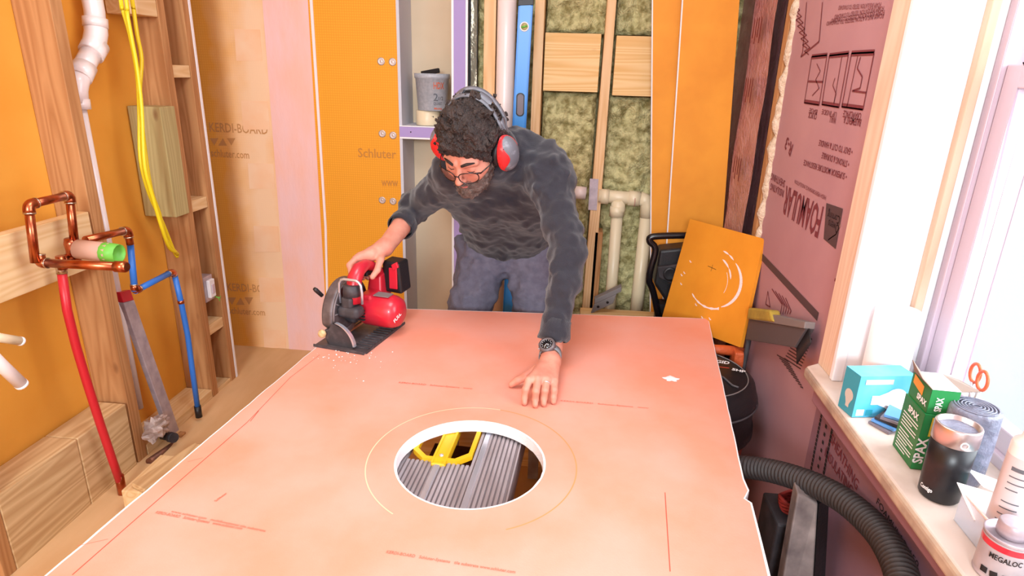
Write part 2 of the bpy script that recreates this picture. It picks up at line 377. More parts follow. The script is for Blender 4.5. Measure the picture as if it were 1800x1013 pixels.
M['sillnose'] = mat('sill_nosing_worn', (196, 176, 152), 0.8, rgb2=(150, 130, 116), scale=16, detail=8)
M['tapegreytext'] = mat('grey_print', (96, 100, 108), 0.6)
M['ceil'] = mat('ceiling_white', (235, 232, 228), 0.9)

TZ = 0.57                       # top of the board being cut
LX = -1.5                       # room face of the left studs
BY = 2.80                       # room face of the back wall
RX = 0.62                       # room face of the right wall
# ---------------------------------------------------------------- the room
struct(MB().box(-1.95, 0.95, -3.2, 3.25, -0.04, 0.0).build('floor', 'ply'))
struct(MB().box(-1.95, 0.95, -3.2, 3.25, 2.45, 2.5).build('ceiling', 'ceil'))
struct(MB().box(-1.66, -1.62, -1.3, 2.463, 0, 2.45).build('wall_left', 'orange_back'))
struct(MB().box(-1.95, -1.93, -1.3, 3.17, 0, 2.45).build('wall_left_leak_blocker', 'drywall'))  # unseen wall added to stop light leaking in past the partition
struct(MB().box(-1.95, 0.95, 3.17, 3.25, 0, 2.45).build('wall_back', 'drywall'))
# right wall around the window opening
WY0, WY1, SZ = 0.10, 1.325, 0.74
wr = struct(MB().box(RX + .01, RX + .10, 1.41, 2.06, 0, 2.45).build('wall_right', 'pinkfoam'))
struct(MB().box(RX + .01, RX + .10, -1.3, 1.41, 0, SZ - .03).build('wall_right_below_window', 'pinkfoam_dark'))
struct(MB().box(RX + .08, RX + .16, 2.06, 3.17, 0, 2.45).build('wall_right_behind_studs', 'foil_pink'))
struct(MB().box(RX + .01, RX + .30, -1.3, WY0 - .09, SZ - .03, 2.45).build('wall_right_near', 'pinkfoam'))
struct(MB().box(RX + .01, RX + .30, WY0 - .09, 1.41, 2.25, 2.45).build('wall_right_above_window', 'pinkfoam'))
# ------- printed matter on the pink foam boards (upside-down lettering, so it runs towards +y)
fx = RX + 0.0095
def wt(s, px, py, px2, py2, h, bold=0.0, mt='print_red', shear=0.0, name='lettering'):
    """rotated by half a turn: first letter at (px,py) = right end, last letter at (px2,py2)"""
    a = at(px, py, x=fx); b = at(px2, py2, x=fx); a[2] = a[2]; L_ = abs(b[1] - a[1])
    d = Vector((0, b[1] - a[1], b[2] - a[2])).normalized(); u = Vector((0, d.z, -d.y))
    return text(s, a, d, u, h, M[mt], wr, name, width=L_, bold=bold, shear=shear)
wt('FOAMULAR', 1449, 366, 1383, 328, 0.112, 0.02)
wt('HIGH PERFORMANCE INSULATION', 1453, 345, 1398, 316, 0.015)
wt('• SUPERIOR MOISTURE RESISTANCE', 1490, 306, 1414, 281, 0.021, 0.01)
wt('• STRONG & DURABLE', 1494, 284, 1446, 268, 0.021, 0.01)
wt('• EASY TO CUT & HANDLE', 1500, 262, 1441, 246, 0.021, 0.01)
wt('INSULATING', 1379, 335, 1356, 322, 0.03, 0.01); wt('SHEATHING', 1381, 318, 1357, 304, 0.03, 0.01)
wt('R-3', 1395, 256, 1384, 240, 0.05, 0.02)
for k, (ax_, ay_, bx_, by_) in enumerate([(1555, 10, 1468, 26), (1556, 17, 1462, 33), (1472, 4, 1560, 4)][:2] + [(1550, 4, 1475, 10), (1555, 23, 1454, 38)]):
    wt('FOAM INSULATION TESTED TO STANDARD', ax_, ay_, bx_, by_, 0.014)
wt('BASEMENT &', 1515, 210, 1485, 205, 0.022, .01); wt('CRAWLSPACE', 1515, 199, 1484, 194, 0.022, .01)
wt('WALL', 1471, 206, 1459, 204, 0.022, .01); wt('UP INSIDE', 1472, 197, 1446, 192, 0.018)
wt('QUICK', 1437, 200, 1422, 197, 0.022, .01); wt('BASE', 1438, 193, 1424, 190, 0.018)
def pl(name, pts, wd, mt='print_red', x=None, par=None):
    """a printed line on the foam board"""
    xx = fx if x is None else x; mb = MB()
    Q = [at(px, py, x=xx) for px, py in pts]
    for a, b in zip(Q[:-1], Q[1:]):
        d = b - a; d = d / (np.linalg.norm(d) + 1e-9); n_ = np.array([0, -d[2], d[1]]) * wd / 2; o = np.array([-0.0006, 0, 0])
        mb.add([a - n_ + o, b - n_ + o, b + n_ + o, a + n_ + o], [(0, 1, 2, 3)])
    return mb.build(name, mt, par or wr)
for q in ([(1427, 100), (1454, 97), (1440, 185), (1414, 181), (1427, 100)], [(1458, 98), (1492, 94), (1475, 189), (1445, 184), (1458, 98)], [(1497, 94), (1537, 92), (1517, 193), (1480, 188), (1497, 94)]):
    pl('printed_panel', q, 0.004)
    pl('printed_panel', [q[0], q[1]], 0.012); pl('printed_panel', [(q[2][0], q[2][1] - 3), (q[3][0], q[3][1] - 3)], 0.01)
pl('printed_drawing', [(1436, 112), (1442, 125), (1434, 140), (1440, 155), (1428, 168)], .003)
pl('printed_drawing', [(1421, 143), (1447, 144)], .005)
pl('printed_drawing', [(1468, 137), (1464, 150), (1470, 165), (1466, 180)], .003); pl('printed_drawing', [(1480, 100), (1466, 183)], .003)
pl('printed_drawing', [(1513, 100), (1507, 120), (1516, 135), (1512, 155), (1498, 160)], .004); pl('printed_drawing', [(1500, 160), (1523, 163)], .004); pl('printed_drawing', [(1508, 98), (1489, 188)], .003)
pl('printed_outline', [(1418, 4), (1411, 92), (1408, 100), (1440, 73), (1446, 4)], .005)
for k in range(7):
    x0 = 1398 + k * 3; pl('printed_drawing', [(x0, 10 + 11 * k), (x0 + 8, 18 + 11 * k), (x0 - 2, 24 + 11 * k), (x0 + 6, 30 + 11 * k)], .003)
# badge with the maker's emblem
bq = [at(1453, 357, x=fx), at(1482, 367, x=fx), at(1469, 438, x=fx), at(1448, 420, x=fx)]
MB().add([q + np.array([-.0006, 0, 0]) for q in bq], [(0, 1, 2, 3)]).build('printed_badge', 'blacktape', wr)
wt('Owens', 1476, 396, 1458, 386, 0.03, 0, 'cardboard'); wt('Corning', 1478, 381, 1457, 371, 0.028, 0, 'cardboard')
pl('printed_badge_line', [(1478, 395), (1470, 412), (1456, 422)], .003, 'cardboard')
mk = [(1574, 8), (1452, 532)]
for i in range(22):
    t_ = i / 21; a = at(1560 - 92 * t_, 195 + 300 * t_, x=fx)
    MB().add([a + np.array([-.0006, -.004, 0]), a + np.array([-.0006, .004, 0]), a + np.array([-.0006, .004, .012 * (.5 + random.random())]), a + np.array([-.0006, -.004, .008])], [(0, 1, 2, 3)]).build('edge_print', 'print_red', wr) if i % 2 else None
pl('black_tape', [(1336, 448), (1438, 557)], 0.022, 'blacktape')
# pictogram column of drawings near the bin
for k in range(5): pl('printed_drawing', [(1357 + 6 * k, 508 + 4 * k), (1375 + 4 * k, 535 + 3 * k), (1372 + 4 * k, 552)], .004)
pl('printed_drawing', [(1350, 512), (1346, 535), (1354, 540), (1350, 512)], .004)
for k in range(11):   # two oblique printed combs by the sill end
    pl('printed_comb', [(1405 - 2.6 * k, 584 + 4.6 * k), (1428 - 2.0 * k, 597 + 5.2 * k)], .0035, 'blacktape')
    pl('printed_comb', [(1366 + 4.1 * k, 624 + 5.6 * k), (1386 + 2.6 * k, 636 + 4.6 * k)], .0035, 'blacktape')
# lower wall
wl = bpy.data.objects['wall_right_below_window']
def wtl(*a, **k):
    global wr
    s_ = wr; wr = wl; r_ = wt(*a, **k); wr = s_; return r_
wtl('SHEATHING', 1459, 775, 1506, 863, 0.034, .01); wtl('INSULATING', 1449, 800, 1496, 872, 0.033, .01)
for k in range(20):
    for j in (0, 1, 2):
        a = at(1452 - 1.35 * k + j * 11, 690 + 7 * k + 4 * j, x=fx); s_ = .0045
        MB().add([a + np.array([-.0006, -s_, -s_]), a + np.array([-.0006, s_, -s_]), a + np.array([-.0006, s_, s_]), a + np.array([-.0006, -s_, s_])], [(0, 1, 2, 3)]).build('printed_dot', 'dark', wl) if k % 2 == 0 or j != 1 else None
a = at(1540, 884, x=fx); b = at(1612, 1000, x=fx)
wtl('FOAMULAR 150', 1540, 884, 1612, 1000, 0.02, 0, 'dark')
# ledge strip of foam just under the sill
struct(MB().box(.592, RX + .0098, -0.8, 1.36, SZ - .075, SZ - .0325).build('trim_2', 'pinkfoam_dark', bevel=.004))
# ------- right-hand corner framing
s1 = MB().box(RX, RX + .075, 2.085, 2.125, 0, 2.45).build('wall_stud', 'stud', bevel=.002)
tag(s1, 'wood stud in the right corner beside the bead of spray foam', 'stud')
mb = MB(); pts = []; rr = []
for i in range(120):
    z_ = 2.45 * i / 119; pts.append((RX + .012 + .004 * math.sin(i * 1.3), 2.068 + .004 * math.sin(i * 2.1), z_)); rr.append(.015 + .004 * math.sin(i * 1.9) + random.uniform(-.002, .002))
sf = mb.tube(pts, rr, 10).build('foam_bead', 'sprayfoam'); tag(sf, 'long lumpy cream bead of spray foam down the edge of the pink board', 'foam bead')
mb = MB()
G = []
for i in range(46):
    for j in range(9):
        y_ = 2.30 + .29 * j / 8; z_ = 2.45 * i / 45
        G.append((RX + .02 + .009 * noise.noise(Vector((y_ * 9, z_ * 4, 3))), y_, z_))
mb.add(G, [(i * 9 + j, i * 9 + j + 1, (i + 1) * 9 + j + 1, (i + 1) * 9 + j) for i in range(45) for j in range(8)], True)
mb.add([(RX + .07, 2.30, 0), (RX + .07, 2.59, 0), (RX + .07, 2.59, 2.45), (RX + .07, 2.30, 2.45)], [(0, 1, 2, 3)])
ff = mb.build('foam_strip', 'foil_pink'); tag(ff, 'pink film-wrapped foam strip with red print in the far right corner', 'foam strip')
for z_ in (1.50, 1.30, 1.02):
    [MB().add([(RX - .002, 2.38 + .03 * k, z_ + .02 * (k % 2)), (RX - .002, 2.395 + .03 * k, z_ + .02 * (k % 2)), (RX - .002, 2.395 + .03 * k, z_ + .09), (RX - .002, 2.38 + .03 * k, z_ + .08)], [(0, 1, 2, 3)]).build('red_print', 'print_red', ff) for k in range(4)]
struct(MB().box(RX + .05, RX + .078, 2.13, 2.30, 0, 2.45).build('gap_shade_sheet', 'dark'))  # dark sheet standing in for the shade in the open gap
# ------- window: casing, jambs, sill, sashes
struct(MB().box(RX - .008, RX + .01, WY1 + .008, 1.411, SZ, 2.34).build('trim_1', 'stud_x2', bevel=.002))
struct(MB().box(RX - .012, RX + .012, WY1 - .008, WY1 + .008, SZ, 2.34).build('trim_4', 'paint_white', bevel=.003))
jb = struct(MB().box(RX + .0125, .885, WY1 - .004, WY1 + .05, SZ, 2.30).build('trim_5', 'paint_white'))
struct(MB().box(RX + .0125, .885, WY0 - .05, WY0, SZ, 2.30).build('trim_6', 'paint_white'))
struct(MB().box(.735, .752, WY1 - .024, WY1 - .0045, SZ, 2.30).build('trim_7', wood('stop_pine', (206, 176, 152), (190, 158, 132)), bevel=.002))
wn = thing('window_1', None, None, (.80, .7, SZ)); wn['kind'] = 'structure'
def fr(x0, x1, ya, yb, za, zb, w_, nm):
    mb = MB().box(x0, x1, ya, ya + w_, za, zb).box(x0, x1, yb - w_, yb, za, zb).box(x0, x1, ya + w_, yb - w_, za, za + w_).box(x0, x1, ya + w_, yb - w_, zb - w_, zb)
    return mb.build(nm, 'sash', wn, bevel=.003)
fr(.775, .872, WY0 + .001, WY1 - .006, SZ, 2.28, .022, 'window_frame')
mr = 1.385
fr(.785, .815, WY0 + .024, WY1 - .029, SZ + .023, mr + .03, .042, 'lower_sash')
fr(.835, .865, WY0 + .024, WY1 - .029, mr - .01, 2.255, .040, 'upper_sash')
MB().box(.799, .802, WY0 + .066, WY1 - .071, SZ + .065, mr - .012).build('pane', 'glass', wn)
MB().box(.849, .852, WY0 + .066, WY1 - .071, mr + .03, 2.215).build('pane', 'glass', wn)
a0 = at(1417, 643, z=SZ); a1 = at(1690, 1010, z=SZ)
dy = (a1 - a0) / (a1[1] - a0[1])
p_far = a0 + dy * 0; p_near = a0 + dy * (-0.9 - a0[1])
sl = MB().prism([p_far, p_near, (.90, p_near[1], SZ), (.90, 1.327, SZ), (RX + .0005, 1.327, SZ), (RX + .0005, 1.42, SZ)][:6], (0, 0, -.03)).build('windowsill', 'sillwood', bevel=.006, seg=3)
struct(sl)
nose = MB().slab([p_far + [-.003, .002, -.002], p_near + [-.003, 0, -.002], p_near + [.018, 0, .0006], p_far + [.018, 0, .0006]], (0, 0, -.028)).build('sill_nosing', 'sillnose', sl, bevel=.008, seg=3)
# ---------------------------------------------------------------- left wall
def stud(px0, px1, name, label, y0=None, dep=.14, m='stud', w_=.038, pyt=0, x=LX, z0=0.0, z1=2.45, cat='stud'):
    a = at(px0, pyt, x=x)[1] if y0 is None else y0
    o = MB().box(x - dep + .021, x, a, a + w_, z0, z1).build(name, m, bevel=.002)
    return tag(o, label, cat)
ys1 = 1.784
stud(0, 0, 'wall_stud', 'brown wall stud behind the copper pipe loop, with the white drain strip beside it', ys1, w_=.046)
stud(0, 0, 'wall_stud', 'wood stud behind the blue pipe, left rail of the ladder of short blocks', 2.272, w_=.040)
stud(0, 0, 'wall_stud', 'wood stud at the wall end, right rail of the ladder of short blocks', 2.425, w_=.038)
stud(0, 0, 'wall_stud', 'wood stud cut off by the lower left corner of the view', 1.225, w_=.038)
e_ = struct(MB().box(LX - .16, LX + .002, 2.464, 2.476, 0, 2.45).build('trim_8', 'paint_white'))
# wall end return, so that the board stops on the last stud
for i, (py, h_, lb) in enumerate([(126, .045, 'top rung'), (355, .045, 'second rung from the top'), (570, .045, 'third rung, just under the electrical box'), (681, .045, 'lowest rung')]):
    z_ = at(330 + py * .1, py, x=LX)[2]
    o = MB().box(LX - .085, LX - .004, 2.3135, 2.4235, z_ - h_ / 2, z_ + h_ / 2).build('ladder_block', 'stud_y', bevel=.002)
    tag(o, 'short wood block between two studs, ' + lb + ' of the ladder', 'wood block', 'ladder blocks on the left wall')
zt = at(277, 30, x=LX)[2]
tag(MB().box(LX - .115, LX - .002, 2.16, 2.2705, zt, zt + .3).build('wood_block', 'stud_y', bevel=.003), 'short thick wood block at the top of the stud behind the yellow cables', 'wood block')
a = at(243, 187, x=LX); z0_ = at(318, 378, x=LX)[2]; z1_ = at(290, 187, x=LX)[2]
tag(MB().box(LX - .115, LX + .012, 2.185, 2.2705, z0_, z1_).build('treated_post', 'treated', bevel=.003), 'short greenish treated lumber piece screwed to the stud beside the yellow cables', 'lumber piece')
# blocking behind the copper valve
zt, zb = at(0, 415, x=LX)[2], at(0, 534, x=LX)[2]
tag(MB().box(LX - .038, LX + .001, .95, 1.7745, zb, zt).build('blocking_board', 'stud_y', bevel=.002), 'wide pale board across the studs behind the copper pipe loop', 'wood board')
zt, zb = at(173.5, 744, x=LX)[2], at(59, 1005, x=LX)[2]
o = MB().box(LX - .11, LX, 1.264, 1.55, zb, zt).box(LX - .11, LX - .0, 1.552, 1.7745, zb, zt).build('base_lumber', 'oldwood', bevel=.004)
tag(o, 'thick worn lumber block low between the studs below the red pipe', 'lumber piece')
# drain pipe
D = thing('drain_pipe', 'white plastic drain pipe with offset elbows at the top of the left wall', 'drain pipe', (-1.53, 1.93, 0))
def px3(l, **k): return [at(a, b, **k) for a, b in l]
xd = -1.545
pp = px3([(160, -60), (166, 20), (168, 42)], x=xd); pp[0] = np.array([xd, pp[1][1] - .01, 2.44]); MB().tube(pp, .030, 24).build('upper_pipe', 'pvc', D)
pp = px3([(167, 36), (169, 58), (166, 76), (158, 92)], x=xd); MB().tube(pp, .0335, 24).build('elbow', 'pvc', D)
MB().tube(px3([(167, 32), (168, 48)], x=xd), .036, 24).build('collar', 'pvc', D)
MB().tube(px3([(171, 78), (160, 96)], x=xd), .036, 24).build('collar', 'pvc', D)
MB().tube(px3([(161, 92), (144, 124)], x=xd), .030, 24).build('offset_pipe', 'pvc', D)
MB().tube(px3([(150, 116), (140, 136)], x=xd), .034, 24).build('collar', 'pvc', D)
MB().tube(px3([(144, 128), (138, 146), (138, 160), (141, 182)], x=xd), [.031, .029, .026, .024], 24).build('lower_elbow', 'pvc', D)
MB().tube(px3([(141, 174), (144, 192)], x=xd), .026, 24).build('collar', 'pvc', D)
pz = at(143, 185, x=xd); MB().tube([tuple(pz), (xd, pz[1] + .005, .16)], .013, 20).build('lower_pipe', 'pvc', D)
# yellow cables
for i, (l, lb) in enumerate([([(208, -30), (214, 10), (228, 60), (241, 130), (245, 200), (247, 280), (262, 340), (285, 390), (305, 440), (312, 452)], 'first'),
                           ([(228, -30), (234, 10), (241, 60), (249, 105), (246, 165), (252, 240), (265, 330), (280, 375), (291, 420), (313, 448)], 'second'),
                           ([(218, -30), (223, 20), (232, 70), (241, 120), (249, 190), (254, 290), (268, 345), (284, 400), (297, 435), (309, 444)], 'third')]):
    P = [Vector(at(a, b, x=LX + .02 + .008 * i)) for a, b in l]; P.insert(0, Vector((P[0].x, P[0].y + .02, 2.44)))
    Q = []
    for k in range(len(P) - 1):
        p0, p1, p2, p3 = P[max(k - 1, 0)], P[k], P[k + 1], P[min(k + 2, len(P) - 1)]
        for t in (0, .25, .5, .75): Q.append(.5 * ((2 * p1) + (p2 - p0) * t + (2 * p0 - 5 * p1 + 4 * p2 - p3) * t * t + (3 * p1 - p0 - 3 * p2 + p3) * t ** 3))
    Q.append(P[-1])
    o = MB().tube(Q, .0064, 10, flat=.8).build('electrical_cable', 'wire_yellow')
    tag(o, ['yellow cable hanging down the left wall, outermost to the wall side at the top', 'yellow cable hanging from the top, the one bulging towards the studs', 'yellow cable hanging between the two others down the left wall'][i], 'cable', 'yellow electrical cables')
# copper loop
K = thing('copper_pipe_loop', 'square copper pipe loop and capped stub for a shower valve on the left wall', 'copper pipe', tuple(at(75, 470, x=-1.42)))
xc = -1.43; r_ = .0115
P = px3([(62, 462), (50, 360)], x=xc); TL, BL = P[1], P[0]
TR = at(122, 343, x=xc); BR = at(131, 428, x=xc)
def pipe(nm, a, b, r=r_, m='copper', par=K): return MB().tube([tuple(a), tuple(b)], r, 18).build(nm, m, par)
def elbow(c, d1, d2, nm='elbow', par=K, r=.0145, m='copper'):
    c = np.array(c); d1 = nv(d1); d2 = nv(d2); P = [c + d1 * .022]
    for t in np.linspace(0, 1, 6): P.append(c + d1 * .014 * (1 - t) ** 2 + d2 * .014 * t * t)
    P.append(c + d2 * .022); o = MB().tube(P, r, 18).build(nm, m, par)
    for d in (d1, d2): MB().tube([c + d * .0205, c + d * .0245], r + .0004, 18).build('solder_joint', 'solder', par)
pipe('pipe', BL, TL); pipe('pipe', TL, TR); pipe('pipe', TR, BR)
ST = at(212, 469, y=BL[1] + .01); S0 = at(70, 462, x=xc)
pipe('stub_pipe', S0, ST, .0122)
elbow(TL, BL - TL, TR - TL); elbow(TR, TL - TR, BR - TR); elbow(S0, TL - BL, ST - S0)
MB().tube([ST - (ST - S0) * .06, ST + (ST - S0) * .06], .0155, 18).tube([ST + (ST - S0) * .06, ST + (ST - S0) * .08], [.0155, .012], 18).build('end_cap', 'copper', K)
VB = BR + np.array([-.01, .0, -.02])
MB().lathe([(0, -.035), (.016, -.035), (.02, -.02), (.018, 0), (.02, .02), (.016, .035), (0, .035)], VB, (0, 0, 1), 20).lathe([(0, 0), (.017, 0), (.019, .02), (.015, .05), (0, .05)], VB, (1, 0, .0), 20).build('valve_body', 'copper', K)
tj = at(108, 462, x=xc)
pipe('tee', tj + [0, 0, .02], tj + [0, 0, -.02], .0125)
MB().tube([VB + [0, 0, -.03], tj + [0, .02, .01], tj], .0105, 16).build('connecting_pipe', 'copper', K)
# outgoing branch towards the blue pipe
o1, o2, o3 = at(150, 422, x=xc), at(224, 405, x=xc), at(229, 430, x=xc)
pipe('branch_pipe', o1, o2); pipe('branch_pipe', o2, o3); elbow(o2, o1 - o2, o3 - o2)
# cardboard tube over the valve
c0 = at(137, 438, y=VB[1] - .02); c1 = at(207, 446, y=VB[1] - .02)
T_ = thing('cardboard_tube', 'brown cardboard tube with green tape at its end, slipped over the copper valve', 'cardboard tube', tuple(c0))
d_ = nv(c1 - c0); L_ = np.linalg.norm(c1 - c0)
MB().lathe([(.026, 0), (.028, 0), (.028, L_ * .8), (.026, L_ * .8), (.026, 0)], c0, d_, 28).build('tube', 'cardboard', T_)
MB().lathe([(.0284, L_ * .66), (.0292, L_ * .67), (.0275, L_ * 1.04), (.0262, L_ * 1.04), (.0255, L_ * .9), (.0, L_ * .88)], c0, d_, 12).build('green_tape', 'greentape', T_)
# red pipe
P = px3([(108, 474), (118, 545), (134, 610), (152, 670), (176, 745), (198, 810), (212, 850)], x=LX + .06)
R_ = thing('red_water_pipe', 'red plastic water pipe curving down from the copper valve', 'water pipe', tuple(P[-1]))
MB().tube(P, .0125, 16).build('pipe', 'pexred', R_); MB().tube([P[0] + [0, 0, .03], P[0], P[0] + (P[1] - P[0]) * .1], .0138, 16).build('crimp_ring', 'solder', R_)
MB().tube([P[-1] + [0, 0, .03], P[-1], P[-1] + [0, .0, -.06]], .014, 16).build('elbow_fitting', 'copper', R_)
# blue pipe
xb = -1.44
B_ = thing('blue_water_pipe', 'bright blue plastic water pipe zigzagging down between the studs', 'water pipe', tuple(at(348, 720, x=-1.47)))
q = px3([(229, 428), (237, 512), (303, 478)], x=xb); q.append(at(348, 716, x=-1.455))
MB().tube(q[:2], .0105, 16).build('pipe', 'pexblue', B_); MB().tube(q[1:3], .0105, 16).build('pipe', 'pexblue', B_)
qq = px3([(307, 484), (318, 530), (330, 590), (338, 650), (347, 714)], x=-1.45); MB().tube(qq, .0105, 16).build('pipe', 'pexblue', B_)
elbow(q[1], q[0] - q[1], q[2] - q[1], par=B_, r=.0125); elbow(q[2], q[1] - q[2], qq[0] - q[2], par=B_, r=.0125)
MB().tube([qq[1] - (qq[1] - qq[0]) * .05, qq[1] + (qq[2] - qq[1]) * .05], .0122, 16).build('crimp_ring', 'copper', B_)
MB().tube([qq[-1], qq[-1] + [0, 0, -.05]], .013, 16).build('lower_fitting', 'black', B_)
# metal bar leaning with a red tip
a, b = at(222, 530, x=-1.53), at(305, 765, x=-1.50)
a_l, a_r = at(212, 534, x=-1.53), at(231, 529, x=-1.53); wv = (a_r - a_l) / 2; dv = b - a
t_ = thing('box_level', 'dull metal bar with a red tip leaning against the orange panel behind the stud', 'metal bar', tuple(b))
nrm = nv(np.cross(wv, dv)); nrm = nrm * np.sign(nrm[0]) * .010
MB().obox(a + dv * .5, wv, dv * .5, nrm).build('bar', 'steel', t_, bevel=.002)
MB().obox(a - dv * .035, wv * .98, dv * .034, nrm).build('red_tip', 'red', t_, bevel=.002)
# electrical box
eb = thing('electrical_box', 'small metal electrical box with a white device and a green wire end', 'electrical box', tuple(at(370, 530, x=LX)))
c = at(369, 505, x=LX - .012); c[1] = 2.365
MB().box(c[0] - .04, c[0] + .006, c[1] - .04, c[1] + .026, c[2] - .055, c[2] + .055).build('metal_box', 'steel', eb, bevel=.003)
MB().box(c[0] + .0065, c[0] + .022, c[1] - .025, c[1] + .014, c[2] - .038, c[2] + .04).build('device', 'paint_white', eb, bevel=.003)
MB().box(c[0] + .0222, c[0] + .026, c[1] - .014, c[1] + .004, c[2] - .02, c[2] + .02).build('socket_face', 'sash', eb, bevel=.002)
for k in range(3): MB().tube([c + [.008, .02, -.045], c + [.02, .028 + .004 * k, -.055], c + [.024, .03 + .006 * k, -.07 + .01 * k]], .0015, 8).build('green_wire', 'greentape', eb)
# crumpled plastic around a dark pipe end
bg = MB(); Pc = at(275, 752, x=-1.46)
vs, fs = [], []
for i in range(15):
    for j in range(20):
        th = PI * i / 14; ph = 2 * PI * j / 20; d = Vector((math.sin(th) * math.cos(ph), math.sin(th) * math.sin(ph), math.cos(th)))
        r = .042 * (1 + .65 * noise.noise(d * 2.6 + Vector((3, 1, 2)))) ; vs.append(Vector(Pc) + Vector((d.x * r * .8, d.y * r * 1.3, d.z * r * .9)))
for i in range(14):
    for j in range(20): fs.append((i * 20 + j, i * 20 + (j + 1) % 20, (i + 1) * 20 + (j + 1) % 20, (i + 1) * 20 + j))
bg.add(vs, fs, False); M['bag'] = mat('crumpled_plastic', (198, 178, 170), .3, rgb2=(160, 138, 130), scale=30)
tag(bg.build('plastic_bag', 'bag'), 'crumpled dusty plastic bag wrapped around a pipe low on the left wall', 'plastic bag')
pc2 = at(300, 766, x=-1.45)
o = thing('capped_pipe', 'dark capped pipe end sticking out of the crumpled plastic bag', 'pipe', tuple(pc2))
MB().tube([pc2 + [-.07, .03, -.02], pc2 + [.02, -.012, 0]], .016, 20).build('pipe', 'black', o); MB().tube([pc2 + [.0, -.004, -.004], pc2 + [.022, -.013, 0]], .019, 20).build('cap', 'black_dusty', o)
a, b = at(262, 812, x=-1.46), at(350, 752, x=-1.46)
o = thing('copper_stub', 'short tarnished copper pipe with a clamp at the foot of the left wall', 'copper pipe', tuple(a))
M['copper_old'] = mat('tarnished_copper', (140, 92, 70), .5, .7, rgb2=(100, 66, 56), scale=30)
MB().tube([a, b], .013, 16).build('pipe', 'copper_old', o)
m_ = a + (b - a) * .62; MB().obox(m_, (.012, 0, 0), (0, .016, 0), (0, 0, .028)).build('clamp', 'stud', o, bevel=.002)
# scrap boards on the floor
q = px3([(224, 860), (300, 812), (345, 800), (300, 850)], z=.12)
a = at(232, 858, z=.10); b = at(345, 785, z=.10)
tag(MB().obox((a + b) / 2 + np.array([.02, 0, 0]), (b - a) / 2, (.03, -.012, 0), (0, 0, .0085)).build('scrap_board', 'oldwood', bevel=.003), 'pale scrap board lying low beside the left edge of the big board', 'scrap board')
tag(MB().box(LX - .12, LX + .0, 1.835, 2.268, 0, .04).build('bottom_plate', 'stud_y', bevel=.002), 'flat wood plate on the floor between the two left studs', 'wood board')
tag(MB().box(-1.36, -1.29, 1.52, 1.72, 0, .0905).build('scrap_block', 'stud_y', bevel=.004), 'thick lumber offcut under the pale scrap board', 'lumber piece')
# white tool ends reaching in from the left
for l, r, lb, mt_ in (([(-30, 588), (0, 594), (36, 600)], .011, 'upper', 'pvc_ivory'), ([(-40, 600), (0, 640), (38, 676)], .0145, 'lower', 'pvc')):
    P = px3(l, x=-1.30); o = thing('plastic_rod', lb + ' of two round-ended white plastic rods reaching in from the left', 'plastic rod', tuple(P[0]))
    MB().tube(P, r, 16).build('rod', mt_, o); e = P[-1]; d = nv(P[-1] - P[-2]); MB().tube([e - d * .004, e + d * .003, e + d * .0065, e + d * .008], [r * 1.03, r * 1.0, r * .7, .001], 16).build('end_cap', 'paint_white', o)
# ---------------------------------------------------------------- back wall, left: gridded board
XN = at(703, 260, y=BY)[0]
kb = struct(MB().box(-1.93, -1.19, BY, BY + .0125, 0, 2.45).build('wall_back_left', 'kerdi_dusty'))
xL, xR = at(472, 20, y=BY)[0], at(547, 20, y=BY)[0]
kr = struct(MB().box(-1.19, XN, BY, BY + .0125, 0, 2.45).build('wall_back_middle', 'kerdi'))
pb = [at(466, 0, y=BY - .002), at(545, 0, y=BY - .002), at(578, 640, y=BY - .002), at(510, 640, y=BY - .002)]
MB().slab([pb[0] + [0, 0, .7], pb[1] + [0, 0, .7], pb[2] - [0, 0, .06], pb[3] - [0, 0, .06]], (0, .0018, 0)).build('thinset_band', 'pinkband', kb)
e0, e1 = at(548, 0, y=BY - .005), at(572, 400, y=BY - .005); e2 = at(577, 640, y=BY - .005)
MB().slab([e0 + [-.006, 0, .7], e0 + [.008, 0, .7], e1 + [.006, 0, 0], e1 + [-.005, 0, 0]], (0, .0045, 0)).slab([e1 + [-.005, 0, 0], e1 + [.006, 0, 0], e2 + [.005, 0, -.04], e2 + [-.004, 0, -.04]], (0, .0045, 0)).build('band_edge', 'thinset_white', kb)
for x0, x1, y0, y1, sh in [(412, 457, 51, 107, 4), (424, 471, 177, 228, 4), (436, 481, 287, 332, 3), (446, 489, 397, 443, 3), (455, 497, 488, 531, 3), (463, 501, 580, 612, 2)]:
    a, b, c, d = at(x0, y0, y=BY), at(x1, y0 + 1, y=BY), at(x1 + sh, y1, y=BY), at(x0 + sh, y1, y=BY)
    MB().slab([q + np.array([0, -.0022, 0]) for q in (a, b, c, d)], (0, .002, 0)).build('fleece_patch', 'patch', kb)
def bt(s, px, py, px2, py2, h, par, mt='print_brown', bold=0.01, yy=BY):
    a, b = at(px, py, y=yy - .001), at(px2, py2, y=yy - .001); L_ = np.linalg.norm(b - a)
    return text(s, a, (b[0] - a[0], 0, b[2] - a[2]), (a[2] - b[2], 0, b[0] - a[0]), h, M[mt], par, width=L_, bold=bold)
M['print_dusty'] = mat('faded_print', (200, 140, 84), .8)
bt('KERDI-BOARD', 368, 231, 470, 236, .058, kb, 'print_dusty'); bt('schluter.com', 371, 275, 438, 279, .050, kb, 'print_dusty')
bt('KERDI-BOARD', 399, 511, 492, 516, .058, kb, 'print_dusty'); bt('schluter.com', 402, 551, 466, 555, .050, kb, 'print_dusty')
